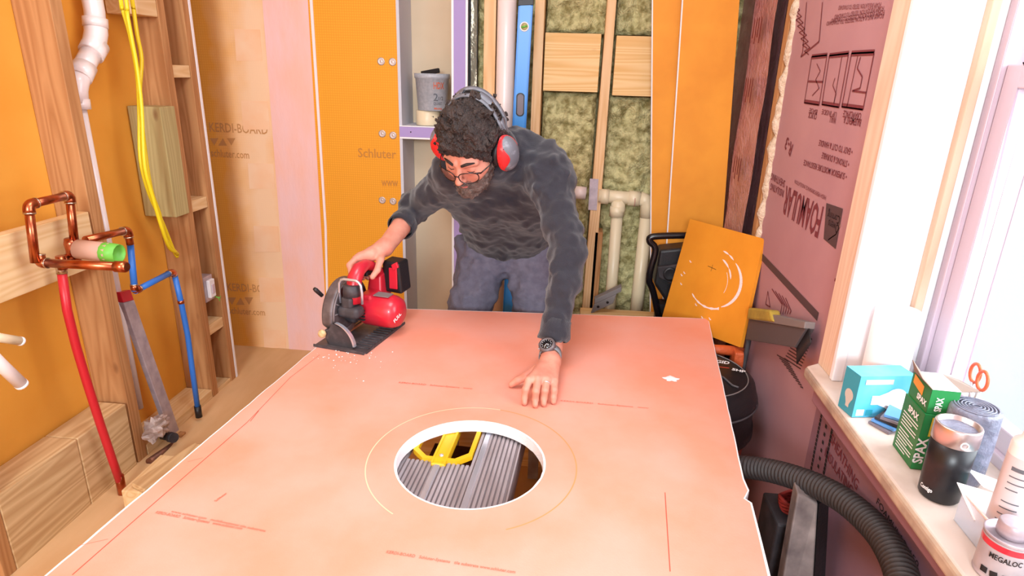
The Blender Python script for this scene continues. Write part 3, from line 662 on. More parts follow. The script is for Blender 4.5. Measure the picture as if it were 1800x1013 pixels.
for bx_, by_ in ((369, 243), (400, 523)):
    for k in range(3):
        dx = k * 15; up_ = k == 1
        t3 = [(bx_ + dx, by_ + (13 if up_ else 0)), (bx_ + dx + 15, by_ + (13 if up_ else 0)), (bx_ + dx + 8, by_ + (0 if up_ else 13))]
        MB().add([at(p, q_, y=BY) + np.array([0, -.001, 0]) for p, q_ in t3], [(0, 1, 2)]).build('printed_emblem', 'print_dusty', kb)
bt('Schluter', 629, 276, 696, 279, .058, kr); bt('www', 671, 327, 700, 328, .055, kr)
M['washer'] = mat('washer_metal', (196, 184, 180), .4, .5)
for x_, y_ in [(670, 108), (690, 109), (672, 235), (691, 238), (672, 352), (691, 354)]:
    c = at(x_, y_, y=BY); MB().lathe([(.0165, 0), (.0165, .0018), (.012, .0022), (.006, -.0), (.004, .001), (0, .001)], c + [0, -.0005, 0], (0, -1, 0), 20).build('washer', 'washer', kr)
# ---------------------------------------------------------------- niche with shelf
XP0, XP1 = at(797, 260, y=BY)[0], at(820, 100, y=BY)[0]
XP1 = XP0 + .060
nb = struct(MB().box(XN + .001, XP0 + .0, BY + .20, BY + .212, 0, 2.45).build('wall_back_niche', 'beige'))
struct(MB().box(XN + .001, XN + .014, BY - .004, BY + .1995, 0, 2.45).build('wall_back_niche_side', 'drywall'))
struct(MB().box(XP0, XP0 + .010, BY, BY + .212, 0, 2.45).build('wall_back_niche_right', 'beige'))
pe = struct(MB().box(XP0 + .004, XP1 - .006, BY - .012, BY - .0005, 0, 2.45).build('trim_10', 'purple'))
MB().box(XP0 - .006, XP0 + .0035, BY - .010, BY - .0005, 0, 2.45).box(XP1 - .0055, XP1 + .004, BY - .010, BY - .0005, 0, 2.45).build('paper_edge', 'paint_white', pe)
zs0, zs1 = at(740, 243, y=BY)[2], at(740, 222, y=BY)[2]
sh = struct(MB().box(XN + .015, XP0 - .007, BY - .004, BY + .1995, zs0, zs1).build('trim_11', 'drywall'))
MB().box(XN + .004, XP0 - .008, BY - .012, BY - .0045, zs0 + .004, zs1 - .004).build('purple_edge', 'purple', sh)
MB().box(XN + .004, XP0 - .008, BY - .011, BY - .0045, zs1 - .0035, zs1 + .001).box(XN + .004, XP0 - .008, BY - .011, BY - .0045, zs0 - .004, zs0 + .0035).build('paper_edge', 'paint_white', sh)
MB().lathe([(.003, 0), (.003, .001), (0, .001)], (XN + .055, BY - .012, (zs0 + zs1) / 2), (0, -1, 0), 12).build('screw_head', 'dark', sh)
for zz in (at(808, 160, y=BY)[2], at(806, 330, y=BY)[2]): MB().lathe([(.003, 0), (.003, .001), (0, .001)], (XP0 + .03, BY - .012, zz), (0, -1, 0), 12).build('screw_head', 'dark', pe)
# tub and roll on the shelf
cx_ = (at(752, 205, y=2.87))[0]
tag(MB().lathe([(.0, 0), (.052, 0), (.053, .002), (.053, .062), (.050, .064), (0, .064)], (cx_, 2.872, zs1 + .0015), (0, 0, 1), 36).build('tape_roll', 'pvc_ivory'), 'cream roll on the niche shelf under the mixing tub', 'roll')
tb = thing('mixing_tub', 'frosted plastic mixing tub with orange lettering, standing on the cream roll', 'tub', (cx_ + .022, 2.872, zs1 + .066))
h_ = .158; zt_ = zs1 + .066; tc_ = (cx_ + .022, 2.872, zt_)
MB().lathe([(0, 0), (.062, 0), (.065, .003), (.0745, h_ * .86), (.0785, h_ * .87), (.0795, h_), (.0765, h_), (.072, h_ * .86), (.062, .006), (0, .006)], tc_, (0, 0, 1), 44).build('tub', 'frost', tb)
def on_cyl(s, c, r, ang, z, size, m, par, width=None, r2=None, bold=.01, rot=0.0):
    """lettering wrapped on a round wall; ang measured from -y towards +x"""
    cu = bpy.data.curves.new('t', 'FONT'); cu.body = s; cu.size = 1; cu.offset = bold; cu.resolution_u = 2; cu.align_x = 'CENTER'
    V, Fc = curve_data(cu); xs = [v[0] for v in V]; sx = size if width is None else width / (max(xs) - min(xs)); mb = MB(); vs = []
    for v in V:
        u, q = v[0] * sx, v[1] * size
        u, q = u * math.cos(rot) - q * math.sin(rot), u * math.sin(rot) + q * math.cos(rot)
        a = ang + u / r; rr = (r if r2 is None else r + (r2 - r) * (q / (size + 1e-6))) + .0012
        vs.append((c[0] + rr * math.sin(a), c[1] - rr * math.cos(a), c[2] + z + q))
    mb.add(vs, Fc); return mb.build('lettering', m, par)
on_cyl('HDX', tc_, .0735, .62, h_ * .60, .040, 'handle_orange', tb, width=.05)
on_cyl('2', tc_, .071, .42, h_ * .28, .045, 'tapegreytext', tb); on_cyl('1/2', tc_, .071, .74, h_ * .30, .022, 'tapegreytext', tb)
on_cyl('QUART', tc_, .069, .58, h_ * .17, .018, 'tapegreytext', tb, width=.04); on_cyl('Mixing tub'[:6], tc_, .068, .58, h_ * .05, .012, 'handle_orange', tb, width=.036)
kn = MB().obox((tc_[0] - .005, 2.86, zt_ + h_ + .006), (.040, 0, .008), (0, .012, 0), (-.002, 0, .010)); tag(kn.build('putty_knife', 'dark', bevel=.003), 'dark tool lying across the mouth of the mixing tub', 'tool')
# ---------------------------------------------------------------- back wall, right: open framing
def vert(px, py, wpx, nm, label, m, y0, y1, cat='stud', z0=0.0, z1=2.45, bev=.002):
    a = at(px, py, y=y0); b = at(px + wpx, py, y=y0)
    return tag(MB().box(a[0], b[0], y0, y1, z0, z1).build(nm, m, bevel=bev), label, cat)
struct(MB().box(XP1 + .008, .75, 3.04, 3.06, 0, 2.45).build('wall_back_right', 'wool'))
# foil strip
G = []; xa = XP1 + .006; xb_ = at(838, 60, y=BY + .05)[0]
for i in range(50):
    for j in range(8):
        x_ = xa + (xb_ - xa) * j / 7; z_ = 2.45 * i / 49; G.append((x_, BY + .06 + .018 * noise.noise(Vector((x_ * 22, z_ * 9, 1))), z_))
tag(MB().add(G, [(i * 8 + j, i * 8 + j + 1, (i + 1) * 8 + j + 1, (i + 1) * 8 + j) for i in range(49) for j in range(7)], True).build('foil_film', 'foil'), 'crinkled plastic film strip beside the purple drywall edge', 'plastic film')
vert(851, 20, 21, 'wall_stud', 'pale wood stud just right of the crinkled film, beside the white tube', 'stud_edge', BY - .01, BY + .12)
# white tube
c = at(891, 20, y=BY + .0); bt_ = at(886, 200, y=BY + .0)
tag(MB().tube([(c[0], BY - .0, 2.44), (c[0], BY - .0, 0.0)], .040, 32).build('vent_tube', 'pvc'), 'fat white tube standing behind the blue level', 'tube')
# level
a, b, c_, d_ = at(911, 10, y=2.70), at(937, 9, y=2.70), at(925, 232, y=2.70), at(899, 232, y=2.70)
LV = thing('spirit_level', 'long bright blue spirit level standing upright between the white tube and a stud', 'level', tuple((c_ + d_) / 2 * [1, 1, 0] + [0.03, 0, 0.0]))
up_ = (a + b) / 2 - (c_ + d_) / 2; up_ = up_ / up_[2]; cc = (c_ + d_) / 2; base_ = cc - up_ * cc[2]; top_ = (a + b) / 2
wv = (b - a) / 2
def LP(z): return base_ + up_ * z
MB().slab([LP(.02) - wv, LP(.02) + wv, LP(top_[2]) + wv, LP(top_[2]) - wv], (0, .022, 0)).build('beam', 'levelblue', LV, bevel=.002)
MB().slab([LP(.02) - wv * .72 + [0, -.001, 0], LP(.02) + wv * .72 + [0, -.001, 0], LP(top_[2]) + wv * .72 + [0, -.001, 0], LP(top_[2]) - wv * .72 + [0, -.001, 0]], (0, .001, 0)).build('web', mat('level_blue_light', (60, 148, 232), .35), LV)
MB().slab([LP(top_[2]) - wv * 1.04, LP(top_[2]) + wv * 1.04, LP(top_[2] + .022) + wv * 1.04, LP(top_[2] + .022) - wv * 1.04], (0, .024, 0)).build('end_cap', 'black', LV, bevel=.002)
vz = at(923, 47, y=2.70)[2]; c = LP(vz) + [0, -.0015, 0]
MB().lathe([(.0185, 0), (.0185, .003), (.014, .003), (.014, 0)], c, (0, -1, 0), 28).build('vial_ring', 'paint_white', LV)
MB().lathe([(0, 0), (.014, 0), (.014, .001), (0, .001)], c, (0, -1, 0), 28).build('vial_window', 'treated', LV)
MB().tube([c + [-.012, -.003, -.003], c + [.012, -.003, .003]], .0035, 12).build('vial', 'greentape', LV)
hz = at(913, 184, y=2.70)[2]; c = LP(hz); pts = []
for k in range(28):
    an = 2 * PI * k / 28; pts.append((.013 * math.cos(an), .013 * math.sin(an) + (.030 if math.sin(an) > 0 else -.030)))
V_, Fc_ = flatmesh([[(p[0] * 1.35, p[1] * 1.1) for p in pts], pts], .004)
MB().add([c + np.array([v[0], -.002 + v[2], v[1]]) for v in V_], Fc_).build('hand_hole_grip', 'black', LV)
MB().add([c + np.array([p[0], -.0016, p[1]]) for p in pts], [tuple(range(28))]).build('hand_hole', 'greypaper', LV)
# studs, blocking
vert(939, 50, 17, 'wall_stud', 'tall wood stud just right of the blue level', 'stud_edge', BY, BY + .14)
# leaning middle stud: follow the photo's slight tilt
a, b, c_, d_ = at(1068, 0, y=BY), at(1084, 0, y=BY), at(1042, 540, y=BY), at(1024, 540, y=BY)
def ext(p, q, z): return p + (q - p) * ((z - p[2]) / (q[2] - p[2]))
qa = [ext(a, d_, 0), ext(b, c_, 0), ext(b, c_, 2.45), ext(a, d_, 2.45)]
tag(MB().slab(qa, (0, .14, 0)).build('wall_stud', 'stud_edge', bevel=.002), 'tall wood stud in the middle of the insulated wall, with a metal plate', 'stud')
xs_l = at(956, 100, y=BY)[0]
zT, zB = at(1000, 58, y=BY)[2], at(1000, 161, y=BY)[2]
def xm(z): return ext(a, d_, z)[0], ext(b, c_, z)[0]
tag(MB().box(xs_l + .002, xm((zT + zB) / 2)[0] - .012, BY + .004, BY + .042, zB, zT).build('blocking_board', 'stud_x', bevel=.002), 'wide pale pine board between the studs, the piece next to the blue level', 'wood board')
tag(MB().box(xm((zT + zB) / 2)[1] + .012, at(1160, 100, y=BY)[0], BY + .004, BY + .042, zB - .01, zT - .005).build('blocking_board', 'stud_x', bevel=.002), 'wide pale pine board between the middle stud and the orange panels', 'wood board')
zz = at(1045, 405, y=BY)[2]; xk = at(1043, 450, y=BY)[0]
zf0 = 0.0
q = [at(1045, 408, y=BY - .0), at(1059, 409, y=BY), at(1051, 512, y=BY), at(1037, 512, y=BY)]
tag(MB().slab([q[0] + [.003, 0, 0], q[1] + [.003, 0, 0], ext(q[1], q[2], 0) + [.003, 0, 0], ext(q[0], q[3], 0) + [.003, 0, 0]], (0, .09, 0)).build('short_stud', 'stud', bevel=.002), 'short wood stud piece fixed to the right of the tall middle stud', 'stud')
q = [at(1037, 314, y=BY - .003), at(1052, 315, y=BY - .003), at(1049, 370, y=BY - .003), at(1034, 369, y=BY - .003)]
tag(MB().slab(q, (0, .002, 0)).build('nail_plate', 'steel'), 'flat metal guard plate nailed to the middle stud over the pipe', 'metal plate')
# wool batts: lumpy sheets between studs
def batt(x0, x1, z0, z1, y, label, seed):
    nx, nz = max(6, int((x1 - x0) / .012)), max(6, int((z1 - z0) / .012)); G = []
    for i in range(nz + 1):
        for j in range(nx + 1):
            x_, z_ = x0 + (x1 - x0) * j / nx, z0 + (z1 - z0) * i / nz; p = Vector((x_, seed, z_))
            e = min(j, nx - j, i, nz - i); d = .03 * noise.noise(p * 9) + .022 * noise.noise(p * 24) + .012 * noise.noise(p * 55) - (.03 if e == 0 else .006 if e == 1 else 0)
            G.append((x_, y - d, z_))
    Fc = [(i * (nx + 1) + j, i * (nx + 1) + j + 1, (i + 1) * (nx + 1) + j + 1, (i + 1) * (nx + 1) + j) for i in range(nz) for j in range(nx)]
    tag(MB().add(G, Fc, True).build('insulation_batt', 'wool'), label, 'insulation')
x_l = XP1 + .03; xm0, xm1 = xm(1.0); xr_ = .46
batt(at(836, 50, y=2.86)[0], at(850, 50, y=2.86)[0] + .02, 0, 2.4, 2.91, 'narrow strip of wool insulation between the film and the pale stud', 1)
batt(xs_l + .002, xm(1.8)[0] + .00, zT + .003, 2.4, 2.855, 'mineral wool insulation above the pine board, next to the blue level', 2)
batt(xm(1.8)[1] + .01, xr_ - .02, zT + .003, 2.4, 2.865, 'mineral wool insulation above the pine board, next to the orange panels', 3)
batt(xs_l + .002, xm(1.1)[0] - .008, .1, zB - .003, 2.86, 'large mineral wool batt under the pine board, behind the shoulder of the man', 4)
batt(xm(.9)[1] + .004, xr_, .1, zB - .013, 2.875, 'mineral wool batt behind the vertical ivory pipes', 5)
# waste pipes
W_ = thing('waste_pipe', 'ivory plastic waste pipe with a tee and two drops in the back wall', 'waste pipe', tuple(at(1075, 560, y=2.80)))
py_ = 2.80
hp = [at(1010, 338, y=py_), at(1030, 340, y=py_)]; MB().tube(hp, .029, 24).build('pipe', 'pvc', W_)
hp = [at(1052, 344, y=py_), at(1128, 350, y=py_)]; MB().tube(hp, .029, 24).build('pipe', 'pvc_ivory', W_)
t0, t1 = at(1086, 352, y=py_), at(1075, 600, y=py_)
MB().tube([at(1056, 345, y=py_), at(1070, 346, y=py_)], .034, 24).build('collar', 'pvc_ivory', W_)
MB().tube([at(1104, 348, y=py_), at(1124, 350, y=py_)], .034, 24).build('collar', 'pvc_ivory', W_)
MB().tube([t0, at(1087, 368, y=py_), at(1085, 372, y=py_)], .032, 24).build('tee', 'pvc_ivory', W_)
MB().tube([at(1085, 362, y=py_), at(1084, 380, y=py_)], .033, 24).build('collar', 'pvc_ivory', W_)
tz = at(1085, 375, y=py_); bz = at(1073, 530, y=py_); bz = ext(tz, bz, .12); MB().tube([tz, bz], .026, 24).build('drop_pipe', 'pvc_ivory', W_)
e = [at(1124, 349, y=py_), at(1134, 352, y=py_), at(1138, 362, y=py_), at(1137, 382, y=py_)]; MB().tube(e, .032, 24).build('elbow', 'pvc_ivory', W_)
tz = at(1137, 378, y=py_); bz = ext(tz, at(1119, 540, y=py_), .12); MB().tube([tz, bz], .030, 24).build('drop_pipe', 'pvc_ivory', W_)
for (u, v, w2) in ((1100, 348, .0298),): MB().tube([at(1114, 350, y=py_), at(1116, 350, y=py_)], .0345, 24).build('glue_ring', 'cardboard', W_)
# strap bracket
q0 = at(1045, 528, y=2.62); q1 = at(1092, 506, y=2.62)
o = thing('metal_bracket', 'grey metal strap bracket with holes low in front of the ivory pipes', 'bracket', tuple(q0))
dv = q1 - q0
MB().obox(q0 + dv * .5, dv * .5, (0, .02, 0), (0, 0, .012)).build('channel', 'greybin_l', o, bevel=.002)
MB().obox(q0 + dv * .35 + [0, -.02, -.03], dv * .42, (0, .006, 0), (.006, 0, .022)).build('plate', 'greybin_l', o, bevel=.002)
for k in (.15, .5): MB().lathe([(0, 0), (.006, 0), (.006, .001), (0, .001)], q0 + dv * k + [0, -.0262, -.03], (0, -1, 0), 14).build('hole', 'dark', o)
tag(MB().box(q0[0] - .06, q0[0] + .30, 2.58, 2.66, 0, q0[2] - .052).build('lumber_offcut', 'stud_x', bevel=.003), 'upright lumber offcut under the metal bracket by the back wall', 'lumber piece')
# ---------------------------------------------------------------- leaning orange panels
def panel(c4, yy, nm, label, cat='panel', th=.0125, z0=0.0, ytilt=0.0, m='orange'):
    tl, tr, bl, br = [at(p[0], p[1], y=yy) for p in c4]
    q = [ext(tl, bl, z0), ext(tr, br, z0), ext(tr, br, 2.35), ext(tl, bl, 2.35)]
    for p in q: p[1] = yy + ytilt * (p[2] / 2.35)
    o = MB().slab(q, (0, th, 0)).build(nm, m); tag(o, label, cat)
    ed = .0045; n0 = nv(q[3] - q[0])
    MB().slab([q[0] + [-ed, 0, 0], q[0] + [0, 0, 0], q[3] + [0, 0, 0], q[3] + [-ed, 0, 0]], (0, th, 0)).build('white_edge', 'foamwhite', o)
    return o
panel([(1148, 0), (1215, 0), (1144, 540), (1190, 420)], 2.66, 'orange_board', 'narrow visible tall orange board leaning behind the wider orange board in the right corner')
panel([(1201, 0), (1300, 0), (1173, 430), (1271, 395)], 2.60, 'orange_board', 'tall wide orange board leaning in the right back corner beside the pink film')
# ---------------------------------------------------------------- the big board being cut
BL_, BR_ = at(639, 540, z=TZ), at(1245, 560, z=TZ)
NR = at(1358, 1010, z=TZ); NL = at(80, 1010, z=TZ)
dl = (NL - BL_) / (NL[1] - BL_[1]); dr = (NR - BR_) / (NR[1] - BR_[1])
FL, FR = BL_ + dl * (-.33 - BL_[1]), BR_ + dr * (-.33 - BR_[1])
HC = (at(692, 817, z=TZ) + at(956, 817, z=TZ)) / 2; HC[1] = 1.150; HR = .1605
n1, n2, n3, n4 = [at(p, q, z=TZ) for p, q in ((1308, 842), (1317, 862), (1310, 876), (1322, 884))]
out = [FL, NL + (BL_ - NL) * 0, BL_]
rough = lambda a, b, n, am: [a + (b - a) * (i / n) + np.array([random.uniform(-am, am), random.uniform(-am, am), 0]) for i in range(1, n)]
outer = [FL] + rough(FL, BL_, 60, .0012) + [BL_] + rough(BL_, BR_, 30, .0008) + [BR_] + rough(BR_, n1, 22, .0006) + [n1, n2, n3, n4] + rough(n4, FR, 14, .0006) + [FR]
hole = [(HC[0] + HR * math.cos(t) + random.uniform(-.0008, .0008), HC[1] + HR * math.sin(t)) for t in np.linspace(0, 2 * PI, 72, endpoint=False)]
TH = .028
Vv, Ff = flatmesh([[(p[0], p[1]) for p in outer], hole], TH)
mb = MB(); mb.add([(v[0], v[1], v[2] + TZ - TH / 2 - .0006) for v in Vv], Ff)
BD = mb.build('tile_board', 'foamwhite'); tag(BD, 'big peach-orange foam board with a round hole, lying flat and being cut by the man', 'board')
def inset(P, c, k):
    return [(c[0] + (p[0] - c[0]) * (1 - k / max(abs(p[0] - c[0]) + abs(p[1] - c[1]), .01)), c[1] + (p[1] - c[1]) * (1 - k / max(abs(p[0] - c[0]) + abs(p[1] - c[1]), .01))) for p in P]
cen = ((BL_ + FR) / 2)
hole2 = [(HC[0] + (HR + .0045) * math.cos(t), HC[1] + (HR + .0045) * math.sin(t)) for t in np.linspace(0, 2 * PI, 96, endpoint=False)]
ins = inset(outer, cen, .0055)
Vv, Ff = flatmesh([ins, hole2], .0006)
mb = MB(); mb.add([(v[0], v[1], v[2] + TZ - .0003) for v in Vv], Ff); mb.build('orange_membrane', 'peach', BD)
def deco(pts, wd, m, nm='pencil_line', px=True, z=TZ + .0004):
    Q = [at(p[0], p[1], z=z) if px else np.array([p[0], p[1], z]) for p in pts]; mb = MB()
    for a, b in zip(Q[:-1], Q[1:]):
        d = (b - a)[:2]; d = d / (np.linalg.norm(d) + 1e-9); n_ = np.array([-d[1], d[0], 0]) * wd / 2
        mb.add([a - n_, b - n_, b + n_, a + n_], [(0, 1, 2, 3)])
    return mb.build(nm, m, BD)
def ring(t0, t1, r, m): deco([(HC[0] + .004 + r * math.cos(t), HC[1] - .003 + r * math.sin(t)) for t in np.linspace(t0, t1, 60)], .0026, m, 'scribed_arc', px=False)
ring(PI * .45, PI * 1.32, .2275, 'scribe_lit'); ring(-PI * .36, PI * .45, .2275, 'scribe')  # lit left side and darker right side of the groove, painted in
deco([(127, 1011), (258, 896), (434, 743)], .0018, 'pencil'); deco([(434, 743), (510, 664), (562, 624)], .0014, 'pencil')
deco([(440, 741), (455, 722)], .0016, 'pencil')
deco([(1169, 866), (1173, 930), (1178, 1005)], .0018, 'pencil')
deco([(135, 960), (190, 948)], .001, 'print_board'); deco([(330, 812), (356, 805)], .001, 'print_board')
deco([(820, 585), (640, 628)][:1] + [(640, 628)], .0008, 'print_board') if False else None
def bdtext(s, px, py, px2, py2, h, m='print_board'):
    a, b = at(px, py, z=TZ), at(px2, py2, z=TZ); d = b - a
    text(s, a, d, (-d[1], d[0], 0), h, M[m], BD, width=float(np.linalg.norm(d)), thick=.0008, bold=.01)
bdtext('KERDI-BOARD   Schluter-Systems   www.schluter.com', 272, 903, 424, 932, .010)
bdtext('www.schluter.com   multifunctional tile substrate', 300, 901, 466, 936, .008)
bdtext('KERDI-BOARD   Schluter-Systems   tile substrate www.schluter.com', 678, 973, 905, 1009, .010)
bdtext('KERDI-BOARD   Schluter-Systems   www', 700, 674, 830, 685, .012)
bdtext('KERDI-BOARD   Schluter-Systems   www', 985, 706, 1140, 719, .010)
bdtext('Schluter', 380, 883, 400, 868, .009); bdtext('KERDI-B', 452, 812, 476, 788, .010) if False else None
# dab of thinset
mb = MB(); c = at(1180, 667, z=TZ + .0005); vs = [c + [0, 0, .004]]
for k in range(16):
    an = 2 * PI * k / 16; r = .016 * (1 + .5 * math.sin(3 * an) * math.cos(2 * an)); vs.append(c + [r * 1.3 * math.cos(an), r * math.sin(an), 0])
tag(mb.add(vs, [(0, 1 + k, 1 + (k + 1) % 16) for k in range(16)], True).build('thinset_dab', 'paper'), 'small white dab of thinset on the big board, to the right of the hand', 'thinset')
mb = MB()
for _ in range(60):
    c = at(random.gauss(600, 45), random.gauss(628, 16), z=TZ + .0006); 
    if c[1] > 2.0 or c[0] < BL_[0] + dl[0] * (c[1] - BL_[1]) + .012: continue
    r = random.uniform(.0005, .002); mb.add([c + [-r, -r, 0], c + [r, -r, 0], c + [r, r, 0], c + [-r, r, 0], c + [0, 0, r]], [(0, 1, 4), (1, 2, 4), (2, 3, 4), (3, 0, 4)])
tag(mb.build('sawdust', 'paper'), 'white foam sawdust scattered round the saw', 'sawdust', kind='stuff')
# work platform under the board
zp = TZ - TH - .0065
e0, e1 = at(915, 775, z=zp), at(889, 879, z=zp); pd = nv(e0 - e1); pn = np.array([-pd[1], pd[0], 0]) * 1.0   # pn points -x
PW = .33
PF = thing('work_platform', 'ribbed aluminium work platform with a yellow hinge handle, seen through the hole', 'work platform', tuple(e1 + pn * PW / 2 - [0, 0, zp]))
def pp_(u, v, z): return e1 + pd * u + pn * v + np.array([0, 0, z - zp])
ya, yb_ = -.45, .80
HH0 = at(779, 797, z=zp); hu = float((HH0 - e1) @ pd); hv = float((HH0 - e1) @ pn)
def strip(v0, v1, z0, z1, m, nm, u0=ya, u1=yb_): 
    return MB().hexa([pp_(u0, v0, z0), pp_(u1, v0, z0), pp_(u1, v1, z0), pp_(u0, v1, z0)], [pp_(u0, v0, z1), pp_(u1, v0, z1), pp_(u1, v1, z1), pp_(u0, v1, z1)])
# deck with a cut-out around the handle
ho = [hu - .035, hu + .20]
hc_ = hv + .0; hw = .075
mbd = MB()
for (v0, v1, u0, u1) in ((0, hc_ - hw, ya, yb_), (hc_ + hw, PW, ya, yb_), (hc_ - hw, hc_ + hw, ya, ho[0]), (hc_ - hw, hc_ + hw, ho[1], yb_)):
    if v1 > v0: q = strip(v0, v1, zp - .006, zp - .003, 'alu', '', u0, u1); mbd.add(q.v, q.f)
mbd.build('deck', 'alu_dark', PF)
rib = MB(); v = .006
while v < PW - .006:
    segs = [(ya, yb_)] if not (hc_ - hw < v < hc_ + hw) else [(ya, ho[0]), (ho[1], yb_)]
    for u0, u1 in segs:
        q = strip(v, v + .0065, zp - .003, zp, 'alu', '', u0, u1); rib.add(q.v, q.f)
    v += .0105
rib.build('deck_ribs', 'alu', PF)
for v in (.075, .165): strip(v, v + .012, zp - .0028, zp + .0022, '', '', ya, ho[0] if hc_ - hw < v < hc_ + hw else yb_).build('raised_rail', 'chrome', PF, bevel=.001)
strip(-.004, -.0005, zp - .07, zp, '', '').build('side_rail', 'alu', PF); strip(PW + .0005, PW + .004, zp - .07, zp, '', '').build('side_rail', 'alu', PF)
# yellow latch: octagonal frame with a rib across the middle
def octo(r1, r2, c): return [(c[0] + sx * r1 - (sx * k1), c[1] + sy * r2 - (sy * k2)) for sx, sy, k1, k2 in ((1, -1, 0, c[2]), (1, 1, 0, c[2]), (1, 1, c[2], 0), (-1, 1, c[2], 0), (-1, 1, 0, c[2]), (-1, -1, 0, c[2]), (-1, -1, c[2], 0), (1, -1, c[2], 0))]
uc = (ho[0] + ho[1]) / 2
Vv, Ff = flatmesh([octo(.070, .117, (0, 0, .03)), octo(.060, .107, (0, 0, .027))], .012)
MB().add([pp_(uc + v[1], hc_ - v[0], zp - .004 + v[2] + .004) for v in Vv], Ff).build('yellow_frame', 'yellow', PF)
strip(hc_ - .017, hc_ + .017, zp - .018, zp + .004, '', '', ho[0] - .014, ho[1] + .01).build('yellow_rib', 'yellow', PF, bevel=.003)
strip(hc_ - .017, hc_ - .012, zp + .0045, zp + .007, '', '', ho[0] - .012, ho[1]).build('yellow_rib_edge', 'yellow', PF); strip(hc_ + .012, hc_ + .017, zp + .0045, zp + .007, '', '', ho[0] - .012, ho[1]).build('yellow_rib_edge', 'yellow', PF)
c = pp_(ho[0] + .02, hc_, zp + .004); MB().lathe([(.005, 0), (.0045, .002), (0, .003)], c, (0, 0, 1), 14).build('rivet', 'chrome', PF)
strip(hc_ - hw, hc_ + hw, zp - .12, zp - .11, '', '', ho[0], ho[1]).build('hinge_plate', 'copper_old', PF)
for u in (ya + .03, yb_ - .03):
    for v in (.02, PW - .02):
        t = pp_(u, v, zp - .012); b = pp_(u + (.05 if u > 0 else -.05), v, .005); MB().obox((t + b) / 2, (.018, 0, 0), (0, .012, 0), (t - b) / 2).build('leg', 'alu', PF)
# hidden rest: two dark lengths of lumber carry the far and near edge of the board
for yy, lb in ((1.98, 'upright board resting under the far edge of the big board'), (.12, 'upright board resting under the near edge of the big board')):
    tag(MB().box(-.50, .30, yy - .02, yy + .02, 0, TZ - TH - .0015).build('support_board', 'stud_x'), lb, 'wood board')
# ---------------------------------------------------------------- vacuum
vc = np.array([.398, 1.765, 0.])
VA = thing('shop_vacuum', 'black-lidded shop vacuum with a red-orange drum beside the board', 'vacuum', tuple(vc))
MB().lathe([(0, .07), (.155, .07), (.165, .08), (.185, .33), (.19, .335), (.19, .35), (0, .35)], vc, n=48).build('drum', 'vacred', VA)
MB().lathe([(.0, .352), (.200, .352), (.204, .36), (.202, .385), (.196, .39), (.196, .45), (.203, .455), (.203, .475), (.199, .485), (.190, .515), (.172, .528), (.0, .534)], vc, n=48).build('lid', 'black', VA)
MB().lathe([(.2035, .458), (.206, .461), (.2035, .465)], vc, n=48).build('lid_rim', 'greybin', VA)
pts = [(vc[0] + .168 * math.cos(t), vc[1] + .168 * math.sin(t), .5295) for t in np.linspace(-2.2, .9, 26)]
MB().tube(pts, .0018, 8).build('lid_trim_line', 'greybin_l', VA)
pts = [(vc[0] + x_, vc[1] + y_, .5335) for x_, y_ in ((-.02, -.02), (.05, -.015), (.09, -.04), (.105, -.09), (.12, -.10))]
MB().tube(pts, .003, 8).build('lid_inlay', 'greybin', VA)
MB().box(vc[0] - .05, vc[0] + .075, vc[1] - .10, vc[1] - .045, .5325, .538).build('switch_panel', 'black_dusty', VA, bevel=.004)
MB().box(vc[0] - .01, vc[0] + .01, vc[1] - .085, vc[1] - .06, .5385, .543).build('switch', 'handle_orange', VA, bevel=.002)
a = at(1235, 634, z=.5345); b = at(1282, 641, z=.5345); text('RIDGID', a, b - a, (-(b - a)[1], (b - a)[0], 0), .03, M['white_print'], VA, width=float(np.linalg.norm(b - a)), bold=.03, shear=.2)
deco_ = MB(); q = [at(1236, 642, z=.5345), at(1282, 648, z=.5345)]; deco_.add([q[0], q[1], q[1] + [0, .005, 0], q[0] + [0, .005, 0]], [(0, 1, 2, 3)]).build('red_underline', 'red', VA)
a = at(1286, 651, z=.5335); b = at(1310, 656, z=.5335); text('5HP', a, b - a, (-(b - a)[1], (b - a)[0], 0), .022, M['white_print'], VA, width=float(np.linalg.norm(b - a)), bold=.04)
# carrying handle
h0, h1 = np.array([vc[0] - .10, vc[1] + .075, .60]), at(1326, 588, z=.605)
h1 = np.array([.602, 1.955, .522]); h0 = np.array([.44, 1.955, .522])
MB().tube([h0, h1], .0165, 18).build('handle', 'handle_orange', VA); MB().box(h1[0] - .036, h1[0] - .004, 1.91, 1.969, .45, .534).build('handle_post', 'handle_orange', VA, bevel=.006)
MB().tube([h1 + [0, 0, -.004], h1 + [.016, 0, -.004]], [.013, .010], 16).build('handle_knob', 'handle_orange', VA); MB().box(h0[0] - .03, h0[0] + .0, 1.91, 1.969, .45, .522).build('handle_post', 'handle_orange', VA, bevel=.006)
an = -.85; dx, dy_ = math.cos(an), math.sin(an)
p = [vc + [dx * .191, dy_ * .191, .40], vc + [dx * .186, dy_ * .186, .30], vc + [dx * .172, dy_ * .172, .12]]
MB().tube(p, .013, 10, flat=.35).build('latch_strap', 'teal', VA); MB().lathe([(0, 0), (.009, 0), (.008, .004), (0, .005)], vc + [math.cos(-.5) * .1885, math.sin(-.5) * .1885, .42], (math.cos(-.5), math.sin(-.5), 0), 14).build('bolt', 'chrome', VA)
for k in range(4):
    an = k * PI / 2 + .6; c = vc + [math.cos(an) * .15, math.sin(an) * .15, .03]; MB().lathe([(.0, -.015), (.029, -.015), (.03, 0), (.029, .015), (0, .015)], c, (math.cos(an + 1.2), math.sin(an + 1.2), 0), 20).build('wheel', 'black', VA)
    MB().box(c[0] - .014, c[0] + .014, c[1] - .014, c[1] + .014, .03, .085).build('caster_bracket', 'black', VA)
